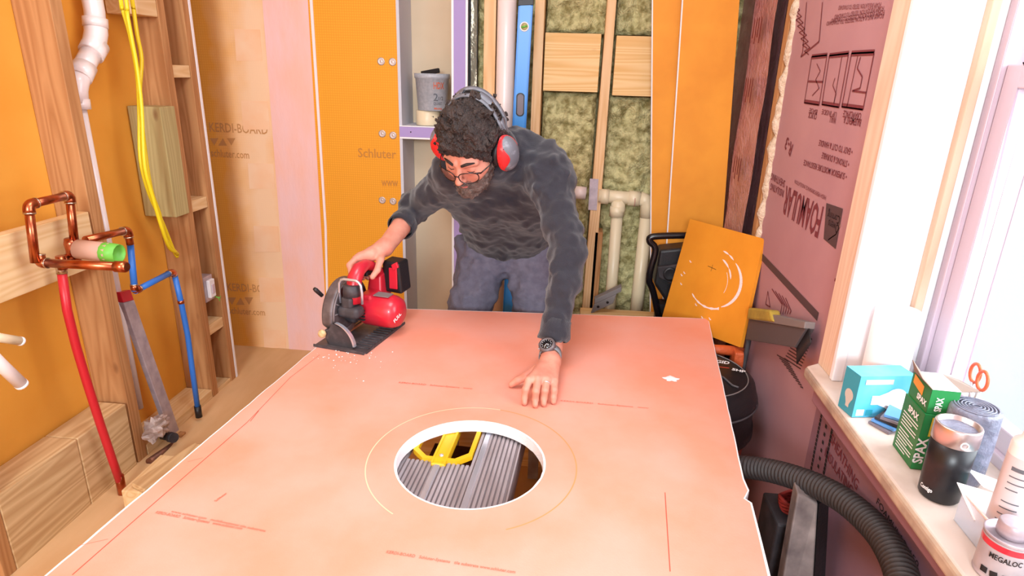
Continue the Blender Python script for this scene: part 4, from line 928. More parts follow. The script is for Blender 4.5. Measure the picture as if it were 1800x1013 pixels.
# hose
hp = [(.33, 1.42, .42), tuple(at(1315, 822, y=1.33)), tuple(at(1392, 838, y=1.24)), tuple(at(1470, 872, y=1.13)), tuple(at(1535, 925, y=1.02)), tuple(at(1575, 985, y=.92)), tuple(at(1592, 1050, y=.84)), tuple(at(1590, 1120, y=.76))]
P = [Vector([float(c) for c in p]) for p in hp]; Q = []
for k in range(len(P) - 1):
    p0, p1, p2, p3 = P[max(k - 1, 0)], P[k], P[k + 1], P[min(k + 2, len(P) - 1)]
    for i in range(40):
        t = i / 40; Q.append(.5 * ((2 * p1) + (p2 - p0) * t + (2 * p0 - 5 * p1 + 4 * p2 - p3) * t * t + (3 * p1 - p0 - 3 * p2 + p3) * t ** 3))
S_ = [0]
for a, b in zip(Q[:-1], Q[1:]): S_.append(S_[-1] + (b - a).length)
S_ = np.array(S_); Qa = np.array([list(q) for q in Q]); ss = np.arange(0, S_[-1], .0021); Qr = np.stack([np.interp(ss, S_, Qa[:, i]) for i in range(3)], 1)
rr = [.0255 + .0022 * math.sin(2 * PI * s / .0105) for s in ss]
hs = MB().tube([Vector(q) for q in Qr], rr, 22).build('vacuum_hose', 'rubber'); tag(hs, 'thick black corrugated vacuum hose curving down past the window sill', 'hose')
# ---------------------------------------------------------------- offcut board with trowel marks
ot = [at(1213, 385, y=2.385), at(1343, 420, y=2.015), at(1300, 612, y=2.045), at(1163, 560, y=2.325)]
dx_ = ot[1] - ot[0]; dyv = ot[3] - ot[0]; _n = np.cross(dx_, dyv); _d = RM @ np.array([(1301 - CX) / F, (611 - CY) / F, 1.0]); ot[2] = CAMP + _d * ((ot[0] - CAMP) @ _n) / (_d @ _n)
nrm = nv(np.cross(dx_, dyv)); nrm = nrm * (-1 if nrm[1] > 0 else 1)
rc = []
for i, (p, pv, nx) in enumerate([(ot[0], ot[3], ot[1]), (ot[1], ot[0], ot[2]), (ot[2], ot[1], ot[3]), (ot[3], ot[2], ot[0])]):
    r_ = .012 if i == 1 else .003; a = p + nv(pv - p) * r_; b = p + nv(nx - p) * r_
    for t in (0, .33, .66, 1): rc.append((1 - t) ** 2 * a + 2 * t * (1 - t) * p + t * t * b)
OC = MB().prism(rc, -nrm * .012).build('board_offcut', 'orange'); tag(OC, 'small orange board offcut with white curved thinset marks, leaning over the vacuum', 'board offcut')
def oc(u, v): return ot[0] + dx_ * u + dyv * v + nrm * .0008
def smear(pts, ws):
    mb = MB(); Q = [oc(*p) for p in pts]
    for i in range(len(Q) - 1):
        d = nv(Q[i + 1] - Q[i]); n_ = np.cross(d, nrm); mb.add([Q[i] - n_ * ws[i] / 2, Q[i + 1] - n_ * ws[i + 1] / 2, Q[i + 1] + n_ * ws[i + 1] / 2, Q[i] + n_ * ws[i] / 2], [(0, 1, 2, 3)])
    mb.build('thinset_smear', 'thinset_white', OC)
ac = lambda cx, cy, r, t0, t1, n=14: [(cx + r * math.cos(t), cy + .72 * r * math.sin(t)) for t in np.linspace(t0, t1, n)]
smear(ac(.58, .45, .33, -.95, 1.0), [.002 + .012 * math.sin(i / 13 * PI) ** .7 for i in range(14)])
smear(ac(.56, .47, .33, 1.0, 2.3), [.006 - .003 * i / 13 + .004 * (i % 3 == 0) for i in range(14)])
smear(ac(.50, .45, .28, -1.2, -.25, 9), [.006 * ((i % 4) > 0) + .001 for i in range(9)])
smear(ac(.47, .47, .28, -.6, .3, 9), [.0022] * 9); smear(ac(.54, .42, .32, -1.45, -.9, 7), [.005 * ((i % 3) > 0) + .001 for i in range(7)])
for u, v in ((.17, .37), (.10, .52), (.13, .49), (.13, .60), (.55, .80), (.65, .78), (.42, .72)): smear([(u, v), (u + .02, v + .012), (u + .035, v + .01)], [.003, .005, .001])
for q in ([(.44, .36), (.56, .365)], [(.50, .335), (.50, .395)]):
    mb = MB(); a, b = oc(*q[0]), oc(*q[1]); n_ = np.cross(nv(b - a), nrm) * .0007; mb.add([a - n_, b - n_, b + n_, a + n_], [(0, 1, 2, 3)]); mb.build('pencil_cross', 'dark', OC)
# ---------------------------------------------------------------- black tubular cart behind the offcut
cy_ = 2.45
q = [at(x_, y_, y=cy_) for x_, y_ in ((1172, 640), (1152, 530), (1141, 490), (1152, 440), (1142, 424), (1150, 416), (1205, 414), (1240, 416), (1250, 424))]
CT = thing('hand_cart', 'black tubular cart with a dark fabric body behind the orange offcut', 'cart', (float(q[3][0]) + .1, cy_, 0))
P = [Vector([float(c) for c in p]) for p in [ext(q[0], q[1], .02)] + q[1:]]; Q = []
for k in range(len(P) - 1):
    p0, p1, p2, p3 = P[max(k - 1, 0)], P[k], P[k + 1], P[min(k + 2, len(P) - 1)]
    for i in range(6):
        t = i / 6; Q.append(.5 * ((2 * p1) + (p2 - p0) * t + (2 * p0 - 5 * p1 + 4 * p2 - p3) * t * t + (3 * p1 - p0 - 3 * p2 + p3) * t ** 3))
Q.append(P[-1]); Q += [Vector((q[-1][0] + .01, cy_, q[-1][2] - .03)), Vector((q[-1][0] + .0, cy_, .02))]
MB().tube(Q, .0135, 16).build('tube_frame', 'black_gloss', CT)
bp = [at(x_, y_, y=cy_ + .02) for x_, y_ in ((1160, 440), (1240, 432), (1240, 545), (1180, 545), (1150, 500))]
MB().prism(bp, (0, .10, 0)).build('fabric_body', 'black', CT, bevel=.012, seg=3)
bp = [at(x_, y_, y=cy_ - .002) for x_, y_ in ((1156, 470), (1200, 464), (1205, 482), (1180, 500), (1158, 488))]
MB().prism(bp, (0, .02, 0)).build('bracket_plate', 'black_dusty', CT, bevel=.004)
c = at(1178, 482, y=cy_ - .004); MB().lathe([(0, 0), (.028, 0), (.028, -.006), (.02, -.004), (0, -.004)], c, (0, 1, 0), 24).build('round_knob', 'black', CT)
MB().box(bp[0][0] + .02, bp[0][0] + .16, cy_ + .025, cy_ + .09, 0, float(at(1180, 540, y=cy_)[2])).build('lower_frame', 'black', CT)
# ---------------------------------------------------------------- push broom leaning on the pink wall
bx = .588
BR_oom = thing('push_broom', 'grey and yellow broom head leaning on the pink wall beside the orange offcut', 'broom', (.59, 1.62, 0))
q = [at(1316, 544, x=bx), at(1415, 566, x=bx), at(1413, 578, x=bx), at(1314, 561, x=bx)]; MB().slab(q, (.026, 0, 0)).build('head_block', 'greybin_l', BR_oom, bevel=.002)
q2 = [q[3], q[2], at(1393, 611, x=bx), at(1308, 597, x=bx)]; MB().slab([p + [.004, 0, 0] for p in q2], (.022, 0, 0)).build('head_plate', 'greybin', BR_oom, bevel=.002)
q3 = [at(1315, 541, x=bx - .006), at(1352, 545, x=bx - .006), at(1358, 566, x=bx - .006), at(1313, 561, x=bx - .006)]; MB().slab(q3, (.03, 0, 0)).build('yellow_block', 'yellow_old', BR_oom, bevel=.006)
mb = MB()
for k in range(26):
    t = k / 25; a = q2[1] + (q2[2] - q2[1]) * t + [.012, 0, 0]; mb.tube([a, a + np.array([.0, -.028 + .01 * t, -.026 - .012 * t])], [.0025, .0012], 6)
mb.build('bristles', 'black', BR_oom)
a = (q2[3] + q2[2]) / 2 + np.array([.012, 0, .01]); a = q2[3] + np.array([.012, -.01, .01]); MB().tube([a, (.612, 1.99, .004)], .008, 14).build('pole', 'black_dusty', BR_oom)
# ---------------------------------------------------------------- clutter below the hose
a = at(1392, 1005, z=.05); 
tb_ = thing('plaster_board_sheet', 'dusty grey plastic-faced sheet standing on edge below the hose', 'sheet', (.55, 1.15, 0))
q = [at(1402, 868, y=1.16), at(1438, 886, y=1.16), at(1430, 1020, y=1.12), at(1372, 1040, y=1.12)]
M['dustgrey'] = mat('dusty_grey', (150, 136, 132), .8, rgb2=(96, 84, 84), scale=14, detail=8)
MB().slab([ext(q[0], q[3], .0) , ext(q[1], q[2], .0), q[1], q[0]], (.008, .05, 0)).build('sheet', 'dustgrey', tb_, bevel=.004)
MB().slab([ext(q[1], q[2], .0) + [.0015, 0, 0], ext(q[1], q[2], .0) + [.035, .02, 0], q[1] + [.03, .02, 0], q[1] + [.0015, 0, 0]], (0, .04, 0)).build('sheet_edge', 'black', tb_)
a, b = at(1340, 925, z=.14), at(1362, 1000, z=.10)
tag(MB().obox((a + b) / 2, (.022, 0, 0), (b - a) / 2, (0, 0, .012)).build('yellow_tool', 'yellow', bevel=.004), 'bright yellow plastic tool piece half under the board edge, below the hose', 'tool')
tag(MB().box(.30, .50, .93, 1.35, 0, .085).build('tool_case', 'black_dusty', bevel=.01), 'dark dusty tool case on the floor under the yellow tool', 'tool case')
mb = MB()
for k in range(5):
    c = np.array(at(1400, 893, y=1.28)); pts = [c + [.035 * math.cos(t) * (1 + .05 * k), .03 * math.sin(t), .006 * k + .004 * math.sin(3 * t + k)] for t in np.linspace(0, 2 * PI, 24)]; mb.tube(pts, .004, 8)
M['cordred'] = mat('red_cord', (160, 50, 44), .6)
tag(mb.build('coiled_cord', 'cordred'), 'small coil of dark red cord below the hose', 'cord')
c = at(1400, 893, y=1.28); tag(MB().box(c[0] - .06, c[0] + .05, 1.22, 1.34, 0.086, c[2] - .005).build('cord_box', 'black_dusty', bevel=.006), 'dark box under the coil of red cord', 'box')
o = thing('paint_brush', 'dusty brush with a steel ferrule standing under the hose', 'brush', (.47, 1.12, .09))
a, b = at(1352, 905, z=.22), at(1375, 975, z=.12); MB().tube([a, b], [.008, .012], 12).build('handle', 'oldwood', o); MB().obox(b + (b - a) * .14, (.022, 0, 0), (b - a) * .14, (0, 0, .008)).build('ferrule', 'steel', o, bevel=.002)
# ---------------------------------------------------------------- things on the sill
def sp(px, py): return at(px, py, z=SZ)
def hgt(px, py, base):   # height of a photo point standing over a base point
    d = RM @ np.array([(px - CX) / F, (py - CY) / F, 1.0]); t = math.hypot(base[0], base[1]) / math.hypot(d[0], d[1]); return CAMH + d[2] * t
Z1 = SZ + .0012
c0, c1, c2 = sp(1497, 735), sp(1473, 714), sp(1578, 738)
ztop = hgt(1511.5, 661.5, c0)
BB = thing('bulb_box', 'blue and teal light bulb box on the far end of the window sill', 'box', tuple(c0))
u = c1 - c0; v = nv([-u[1], u[0], 0]); v = v * np.sign(v[0]); wdt = float((sp(1582, 744) - c0) @ v); wdt = .115
q = [c0, c0 + v * wdt, c0 + v * wdt + u, c0 + u]; q = [p * [1, 1, 0] + [0, 0, Z1] for p in q]; hh = ztop - Z1
MB().hexa(q, [p + [0, 0, hh] for p in q]).build('carton', 'bulb_blue', BB)
n_ = nv(u)
lf = [q[3], q[0], q[0] + [0, 0, hh], q[3] + [0, 0, hh]]; MB().add([p - v * .0005 for p in lf], [(0, 1, 2, 3)]).build('side_panel', 'bulb_teal', BB)
def bulb(org, ex, ez, s, m, par):
    pts = []
    for t in np.linspace(-.75 * PI, .75 * PI, 24) + PI / 2: pts.append((math.cos(t) * .5, math.sin(t) * .5 + .25))
    pts += [(-.2, -.45), (-.2, -.75), (.2, -.75), (.2, -.45)]
    MB().add([org + ex * p[0] * s + ez * p[1] * s for p in pts], [tuple(range(len(pts)))]).build('printed_bulb', m, par)
ez = np.array([0, 0, 1.0]); M['bulbprint'] = mat('bulb_print', (196, 190, 180), .6)
bulb(q[0] + u * .45 - v * .001 + ez * hh * .36, -n_, ez, .026, 'bulbprint', BB)
bulb(q[0] + v * .07 - n_ * .001 + ez * hh * .42, ez, v, .05, 'paper', BB)
MB().add([q[0] - n_ * .001 + v * a + ez * b for a, b in ((.012, hh * .80), (.07, hh * .80), (.07, hh * .92), (.012, hh * .92))], [(0, 1, 2, 3)]).build('pale_stripe', 'bulbprint', BB)
MB().add([q[0] - n_ * .001 + v * a + ez * b for a, b in ((.006, .004), (.022, .004), (.022, .018), (.006, .018))], [(0, 1, 2, 3)]).build('white_label', 'paper', BB)
MB().add([q[0] - n_ * .001 + v * a + ez * b for a, b in ((.026, .004), (.040, .004), (.040, .017), (.026, .017))], [(0, 1, 2, 3)]).build('dark_label', 'bulb_teal', BB)
# paper towel roll
pr = sp(1548, 660); pr = np.array([.690, 1.272, 0]); prt = hgt(1535, 536, pr)
tag(MB().lathe([(.012, 0), (.041, 0), (.043, .003), (.043, prt - Z1 - .004), (.041, prt - Z1), (.0125, prt - Z1), (.012, prt - Z1 - .06), (.012, 0)], (pr[0], pr[1], Z1), n=40).build('paper_towel_roll', 'paper'), 'white paper towel roll standing in the far corner of the window sill', 'paper towel roll')
# packets
base = sp(1560, 752)
for k in range(5):
    o_ = np.array([.004 * k, .003 * (k % 3), 0]); m_ = ['greypaper', 'bluepaper', 'black_dusty', 'greypaper', 'bluepaper'][k]; an = .5 + .12 * k
    c = sp(1562, 750) * [1, 1, 0] + o_ + [0, 0, Z1 + .0025 + .0062 * k]
    tag(MB().obox(c, (.030 * math.cos(an), .030 * math.sin(an), 0), (-.022 * math.sin(an), .022 * math.cos(an), 0), (0, 0, .0025)).build('sanding_packet', m_), ['bottom grey packet of the small stack in front of the bulb box', 'blue packet second from the bottom of the small stack by the bulb box', 'black packet in the middle of the small stack by the bulb box', 'grey packet just under the top blue packet of the small stack', 'top blue packet of the small stack between bulb box and green box'][k], 'packet', 'packets stacked on the sill')
c = sp(1566, 735) * [1, 1, 0] + [0.012, .0, Z1 + .0335]
tag(MB().obox(c, (.020, .014, .006), (-.010, .016, 0), (0, 0, .001)).build('paper_leaflet', 'paper'), 'white folded leaflet on top of the small packets', 'paper')
# green boxes
g0, g1, g2 = sp(1600, 825), sp(1569, 783), sp(1634, 829)
u = g1 - g0; v = nv([-u[1], u[0], 0]); v = v * np.sign(v[0]); n_ = nv(u); wdt = .046
hl = hgt(1624, 728, g0) - Z1
def gbox(nm, g0, u, v, wdt, z0, h, label, par=None):
    t = thing(nm, label, 'box', (g0[0], g0[1], z0)); q = [g0, g0 + v * wdt, g0 + v * wdt + u, g0 + u]; q = [p * [1, 1, 0] + [0, 0, z0] for p in q]
    MB().hexa(q, [p + [0, 0, h] for p in q]).build('carton', 'boxgreen', t)
    MB().add([p - v * .0005 for p in (q[3], q[0], q[0] + ez * h, q[3] + ez * h)], [(0, 1, 2, 3)]).build('side_panel', 'boxgreen_d', t)
    return t, q
G1, q = gbox('screw_box', g0, u, v, wdt, Z1, hl, 'green screw box with a yellow label, bottom one of two stacked on the sill')
for k in range(12):
    z_ = hl * (.08 + .055 * k + (.03 if k > 6 else 0)); MB().add([q[3] - u * a - v * .001 + ez * b for a, b in ((.12, z_), (.12 + (.75 if k % 3 else .5), z_), (.12 + (.75 if k % 3 else .5), z_ + .0022), (.12, z_ + .0022))], [(0, 1, 2, 3)]).build('printed_line', 'paper', G1)
text('SPAX', q[3] - v * .0012 - u * .3 + ez * hl * .80, -n_, ez, .016, M['paper'], G1, bold=.04)
text('SPAX', q[0] - n_ * .0012 + v * .014 + ez * hl * .12, ez, -v, .022, M['paper'], G1, bold=.03, width=.05)
MB().add([q[0] - n_ * .0012 + v * a + ez * b for a, b in ((.012, hl * .62), (.055, hl * .62), (.055, hl * .96), (.012, hl * .96))], [(0, 1, 2, 3)]).build('yellow_label', 'label_yellow', G1)
for k in range(4): MB().add([q[0] - n_ * .0016 + v * a + ez * b for a, b in ((.016, hl * (.67 + .06 * k)), (.05, hl * (.67 + .06 * k)), (.05, hl * (.69 + .06 * k)), (.016, hl * (.69 + .06 * k)))], [(0, 1, 2, 3)]).build('printed_line', 'boxgreen_d', G1)
zu = Z1 + hl + .001; g0u = g0 + u * .04 + v * .002
hu_ = max(.03, hgt(1635, 686, g0) - zu)
G2, q = gbox('screw_box', g0u, u * .92, v, wdt * .96, zu, hu_, 'opened green screw box with lifted flaps, upper one of two stacked on the sill')
text('SPAX', q[3] - v * .0012 - u * .42 + ez * hu_ * .22, -n_, ez, .014, M['paper'], G2, bold=.04)
text('SPAX', q[0] - n_ * .0012 + v * .020 + ez * hu_ * .12, ez, -v, .015, M['paper'], G2, bold=.03, width=hu_ * .6)
MB().add([q[3] - v * .001 - u * a + ez * b for a, b in ((.1, hu_ * .62), (.6, hu_ * .45), (.6, hu_ * .85), (.1, hu_ * .98))], [(0, 1, 2, 3)]).build('orange_label', 'label_orange', G2)
fl = [q[3] + ez * hu_, q[0] + ez * hu_, q[0] + ez * (hu_ + .012) - v * .012 + u * .2, q[3] + ez * (hu_ + .022) - v * .008]; MB().slab(fl, (.0008, 0, .0004)).build('flap', 'card_inside', G2)
fl = [q[2] + ez * hu_, q[1] + ez * hu_, q[1] + ez * (hu_ + .004) + v * .028, q[2] + ez * (hu_ - .008) + v * .03]; MB().slab(fl, (0, 0, .0008)).build('flap', 'card_inside', G2)
fl = [q[3] + ez * (hu_ + .0005), q[2] + ez * (hu_ + .0005), q[1] + ez * (hu_ + .0005), q[0] + ez * (hu_ + .0005)]; MB().slab(fl, (0, 0, .0006)).build('top_flap', 'bulb_blue' if False else 'paper', G2)
# travel mug
mc = sp(1651, 876) * [1, 1, 0]; mc = (sp(1616, 872) + sp(1686, 876)) / 2 * [1, 1, 0]; mr_ = .0375
mc = np.array([mc[0] + .0, mc[1] + .004, Z1]); hm = hgt(1690, 746, mc) - Z1
MG = thing('travel_mug', 'black insulated travel mug with a steel rim on the window sill', 'travel mug', tuple(mc))
M['mugblack'] = mat('mug_black', (20, 20, 24), .38)
MB().lathe([(0, 0), (.027, 0), (.0295, .004), (.0302, .03), (.0308, .06), (.0316, hm * .77), (0, hm * .77)], mc, n=48).build('body', 'mugblack', MG)
MB().lathe([(.0315, hm * .771), (.0324, hm * .78), (.0324, hm * .985), (.0315, hm), (.028, hm), (.0275, hm * .93), (0, hm * .92)], mc, n=48).build('steel_rim', 'steel_cup', MG)
MB().lathe([(.0272, hm * .935), (.025, hm * .95), (.018, hm * .945), (0, hm * .95)], mc, n=40).build('lid', 'rollgrey', MG)
an0 = math.atan2(0 - mc[0], 0 - mc[1])      # towards the camera
va = math.atan2(-(mc[0]), (mc[1]))         # angle from -y
on_cyl('Contigo', mc, .0302, va - .62, .016, .010, 'paper', MG, width=.021, bold=.02)
c = mc + [.0324 * math.sin(va + .45), -.0324 * math.cos(va + .45), hm * .84]; MB().lathe([(.006, 0), (.006, .001), (.0045, .001), (.0045, 0)], c, (math.sin(va + .45), -math.cos(va + .45), 0), 20).build('round_mark', 'paper', MG)
# roll of grey bags behind the mug
rc_ = np.array([.684, .972, Z1]); rh = hgt(1705, 712, rc_) - Z1
RB = thing('bag_roll', 'big roll of grey plastic bags standing behind the black mug', 'bag roll', tuple(rc_))
MB().lathe([(0, 0), (.034, 0), (.037, .01), (.038, rh * .5), (.037, rh - .006), (.035, rh), (0, rh - .002)], rc_, n=48).build('roll', 'rollgrey', RB)
for k in range(6): MB().tube([rc_ + [(.006 + .005 * k) * math.cos(t), (.006 + .005 * k) * math.sin(t), rh + .001] for t in np.linspace(0, 2 * PI, 36)], .0013, 6, cap=False).build('rolled_layer', 'rollgrey', RB)
# clear tray with cards
t0, t1 = sp(1673, 925), sp(1740, 985)
tr = thing('clear_tray', 'clear plastic tray with white cards inside, next to the black mug', 'tray', tuple(t0))
a = sp(1676, 915) * [1, 1, 0] + [0, 0, Z1]; uu = nv(sp(1712, 960) - sp(1676, 915)) * .085; vv = nv([-uu[1], uu[0], 0]) * .055
if vv[0] < 0: vv = -vv
def wall4(a, uu, vv, h, th=.0018):
    mb = MB(); q = [a, a + uu, a + uu + vv, a + vv]
    mb.hexa(q, [p + ez * th for p in q])
    for i in range(4):
        p, r = q[i], q[(i + 1) % 4]; inn = nv((q[(i + 2) % 4] - r)) * th; mb.hexa([p, r, r + inn, p + inn], [x + ez * h for x in (p, r, r + inn, p + inn)])
    return mb
wall4(a, uu, vv, .052).build('tray_walls', 'clear', tr)
rm = MB(); q = [a + ez * .052, a + uu + ez * .052, a + uu + vv + ez * .052, a + vv + ez * .052]; rm.tube(q + [q[0]], .0022, 8); rm.build('tray_rim', 'pvc', tr)
cq = [at(1682, 848, z=Z1 + .062), at(1750, 868, z=Z1 + .066), at(1744, 921, z=Z1 + .034), at(1712, 914, z=Z1 + .034)]
tag(MB().slab(cq, (.0, 0, -.001)).build('white_card', 'paper'), 'white card sticking out of the clear tray towards the mug', 'card')
cq = [at(1699, 823, z=Z1 + .050), at(1758, 846, z=Z1 + .050), at(1756, 868, z=Z1 + .068), at(1728, 856, z=Z1 + .068)]
tag(MB().slab(cq, (.0, 0, -.001)).build('white_card', 'paper'), 'narrow white card lying behind the clear tray beside the mug', 'card')
# caulk tube leaning/standing
kb_ = np.array([.645, .800, Z1])
CK = thing('caulk_tube', 'tall white sealant tube with grey print at the right edge of the view', 'caulk tube', tuple(kb_))
kt = hgt(1790, 770, kb_) - Z1
MB().lathe([(0, 0), (.0195, 0), (.0205, .004), (.0205, .17), (.019, .176), (.012, .182), (.009, .20), (.0035, .235), (0, .235)], kb_, n=36).build('tube', 'pvc', CK)
M['caulklabel'] = mat('tube_label', (206, 196, 198), .5)
MB().lathe([(.0207, .03), (.0208, .035), (.0208, .15), (.0207, .155)], kb_, n=36).build('label', 'caulklabel', CK)
vk = math.atan2(-kb_[0], kb_[1])
for k in range(9):
    t0_, t1_ = vk - .5, vk + (.5 if k % 3 else .2); z_ = .135 - .010 * k - (.01 if k > 3 else 0); n_k = 8
    MB().add([kb_ + [.0211 * math.sin(t0_ + (t1_ - t0_) * i / n_k), -.0211 * math.cos(t0_ + (t1_ - t0_) * i / n_k), z_ + h] for h in (0, .0018 if k else .006) for i in range(n_k + 1)], [(i, i + 1, i + n_k + 2, i + n_k + 1) for i in range(n_k)]).build('printed_line', 'tapegreytext', CK)
# glue can
gc = (sp(1735, 1000)) * [1, 1, 0]; gc = np.array([gc[0] + .008, gc[1] - .008, Z1])
GC = thing('cement_can', 'small grey cement can with a red stripe and screw cap on the sill', 'can', tuple(gc))
MB().lathe([(0, 0), (.0285, 0), (.0295, .002), (.0285, .004), (.0285, .062), (.0298, .064), (.0298, .067), (.028, .0665), (.027, .064), (0, .064)], gc, n=40).build('can', 'steel', GC)
MB().lathe([(.0287, .006), (.029, .007), (.029, .060), (.0287, .061)], gc, n=40).build('label', 'tin', GC); MB().lathe([(.0292, .050), (.0293, .051), (.0293, .058), (.0292, .059)], gc, n=40).build('red_stripe', 'red', GC)
vg = math.atan2(-gc[0], gc[1]); on_cyl('MEGALOC', gc, .0293, vg + .15, .037, .011, 'dark', GC, width=.036, bold=.02)
MB().lathe([(0, .0645), (.0165, .0645), (.017, .069), (.0175, .070), (.017, .0715), (.0175, .075), (.017, .084), (.015, .086), (0, .086)], gc, n=32).build('screw_cap', 'steel', GC)
for k, t in enumerate((-.5, -.1, .35)):
    c = gc + [.0294 * math.sin(vg + t), -.0294 * math.cos(vg + t), .014]; MB().lathe([(0, 0), (.006, 0), (.006, .0006), (0, .0006)], c, (math.sin(vg + t), -math.cos(vg + t), 0), 4).build('hazard_mark', 'dark', GC)
# a second clear bottle at the corner
bc = np.array([.662, .742, Z1])
tag(MB().lathe([(0, 0), (.022, 0), (.0225, .003), (.0225, .075), (.02, .08), (0, .08)], bc, n=32).build('clear_bottle', 'frost'), 'frosted white bottle beside the cement can at the lower right corner', 'bottle')
# scissors on the far side
sc_ = sp(1690, 700); sb = np.array([.762, 1.10, Z1]); SS = thing('scissors', 'scissors with orange-red loop handles by the window frame', 'scissors', tuple(sb))
hz_ = hgt(1690, 655, sb)
for s in (-1, 1):
    c = np.array([sb[0] + .0, sb[1] + .016 * s, hz_]); MB().tube([c + [.003 * s, .014 * math.cos(t), .018 * math.sin(t)] for t in np.linspace(0, 2 * PI, 20)], .003, 10, cap=False).build('loop_handle', 'orangered', SS)
    MB().tube([c + [.003 * s, 0, -.018], sb + [.003 * s, -.006 * s, .003]], [.004, .002], 8).build('blade', 'chrome', SS)
# teal sheet behind
a, b, c, d = at(1745, 765, z=Z1 + .002), at(1742, 835, z=Z1 + .002), at(1800, 890, z=Z1 + .002), at(1800, 810, z=Z1 + .002)
M['tealsheet'] = mat('teal_film', (110, 190, 200), .4)
tag(MB().slab([(.715, .70, Z1 + .003), (.765, .70, Z1 + .003), (.765, .92, Z1 + .003), (.715, .92, Z1 + .003)], (0, 0, -.002)).build('teal_packet', 'tealsheet'), 'flat teal plastic packet lying on the sill against the window', 'packet')
# ---------------------------------------------------------------- circular saw
SA = -math.radians(11.5); SO = np.array([-.641, 1.775, TZ + .0006])
SWT = thing('circular_saw', 'red cordless circular saw with grey blade guard at the left edge of the big board', 'circular saw', tuple(SO), rz=SA)
def sw(s, b, z): return np.array([SO[0] + s * math.cos(SA) - b * math.sin(SA), SO[1] + s * math.sin(SA) + b * math.cos(SA), SO[2] + z])
def sb_(mb, nm, m, bevel=0.0, **k): return mb.build(nm, m, SWT, bevel=bevel, local=True, **k)
pl_ = [(-.085, -.13), (.082, -.13), (.088, -.124), (.088, .13), (-.085, .13)]
slot = [(-.052, -.09), (-.036, -.09), (-.036, .10), (-.052, .10)]
V_, F_ = flatmesh([pl_, slot], .0035); sb_(MB().add([(v[0], v[1], v[2] + .0019) for v in V_], F_), 'base_plate', 'saw_grey')
mb = MB(); mb.box(-.085, .088, -.134, -.1305, .0, .009); mb.box(.0885, .092, -.124, .13, .0, .008)
for k in range(12): mb.box(.03, .085, -.10 + .018 * k, -.094 + .018 * k, .0037, .0075)
sb_(mb, 'plate_ribs', 'saw_dark', bevel=.0008)
# upper guard: half drum over the blade plus boss
pts = []
for t in np.linspace(-.15, PI + .45, 36): pts.append((-.105 * math.cos(t), .078 + .105 * math.sin(t) * 1.02))
pts += [(.045, .03), (-.06, .022)]
sb_(MB().prism([(-.072, p[0], p[1]) for p in pts], (.040, 0, 0)), 'upper_guard', 'saw_grey', bevel=.009, seg=4)
mb = MB()
for t in np.linspace(.15, PI - .1, 9): mb.tube([(-.0305, -.035 * math.cos(t), .08 + .035 * math.sin(t)), (-.0315, -.095 * math.cos(t), .08 + .097 * math.sin(t))], .0026, 8)
mb.tube([(-.031, -.098 * math.cos(t), .08 + .100 * math.sin(t)) for t in np.linspace(-.1, PI, 30)], .004, 8)
sb_(mb, 'guard_ribs', 'saw_grey')
sb_(MB().lathe([(0, 0), (.040, 0), (.040, .02), (.03, .03), (0, .03)], (-.032, .0, .08), (1, 0, 0), 28), 'gear_housing', 'saw_dark', bevel=.002)
sb_(MB().lathe([(0, -.0006), (.082, -.0006), (.082, .0006), (0, .0006)], (-.044, 0, .0835), (1, 0, 0), 60), 'blade', 'chrome')
pts = [(-.108, .05), (-.106, .02), (-.10, .004), (-.04, .004), (-.03, .05)]
sb_(MB().prism([(-.06, p[0], p[1]) for p in pts], (.030, 0, 0)), 'lower_guard', 'saw_grey', bevel=.003)
# motor
sb_(MB().lathe([(0, -.02), (.047, -.02), (.053, -.005), (.054, .06), (.052, .085), (.044, .103), (.028, .112), (0, .113)], (.02, .035, .080), (1, 0, -.0), 40), 'motor_housing', 'red')
mb = MB()
for k in range(4): mb.obox((.020 + .0, -.022 + .004 * k * 0, .062 + .010 * k), (.010, 0, 0), (0, .004, 0), (0, 0, .002))
sb_(mb, 'vent_slots', 'dark')
mb = MB()
sb_(MB().obox((.07, .03, .1345), (.026, 0, 0), (0, .018, 0), (0, 0, .0012)), 'rating_label', 'greybin_l')
text('FUEL', (.128, -.012, .062), (.15, .75, .42), (-.2, -.4, .8), .016, M['white_print'], SWT, bold=.02, width=.038, local=True, name='lettering')
# front auxiliary grip (grey), twin blobs
sb_(MB().box(-.034, .040, -.080, -.030, .082, .118), 'front_grip', 'saw_dark', bevel=.014, seg=5)
sb_(MB().box(-.020, .018, -.075, -.035, .112, .150), 'grip_post', 'saw_dark', bevel=.010, seg=5)
# main handle
hp_ = [(.008, -.045, .125), (.008, -.042, .165), (.008, -.030, .200), (.010, -.008, .222), (.012, .030, .226), (.014, .065, .212), (.016, .100, .185), (.018, .122, .155)]
sb_(MB().tube(hp_, [.022, .022, .023, .022, .0175, .0165, .019, .022], 18), 'handle', 'red')
sb_(MB().tube([(.008, -.052, .150), (.008, -.050, .185)], [.0265, .0255], 18), 'handle_collar', 'saw_dark')
sb_(MB().box(.0, .022, .020, .060, .190, .206), 'trigger', 'black', bevel=.004)
sb_(MB().hexa([(-.012, .06, .10), (.045, .06, .10), (.045, .135, .10), (-.012, .135, .10)], [(-.004, .075, .18), (.038, .075, .18), (.038, .13, .19), (-.004, .13, .19)]), 'rear_housing', 'red', bevel=.006)
sb_(MB().box(-.006, .042, .00, .09, .100, .135), 'centre_housing', 'red', bevel=.010, seg=4)
sb_(MB().hexa([(.030, .100, .118), (.102, .092, .118), (.102, .165, .118), (.030, .172, .118)], [(.030, .100, .222), (.095, .092, .222), (.095, .160, .222), (.030, .168, .222)]), 'battery', 'black', bevel=.008, seg=3)
sb_(MB().box(.060, .088, .088, .094, .135, .205), 'battery_label', 'red', bevel=.002)
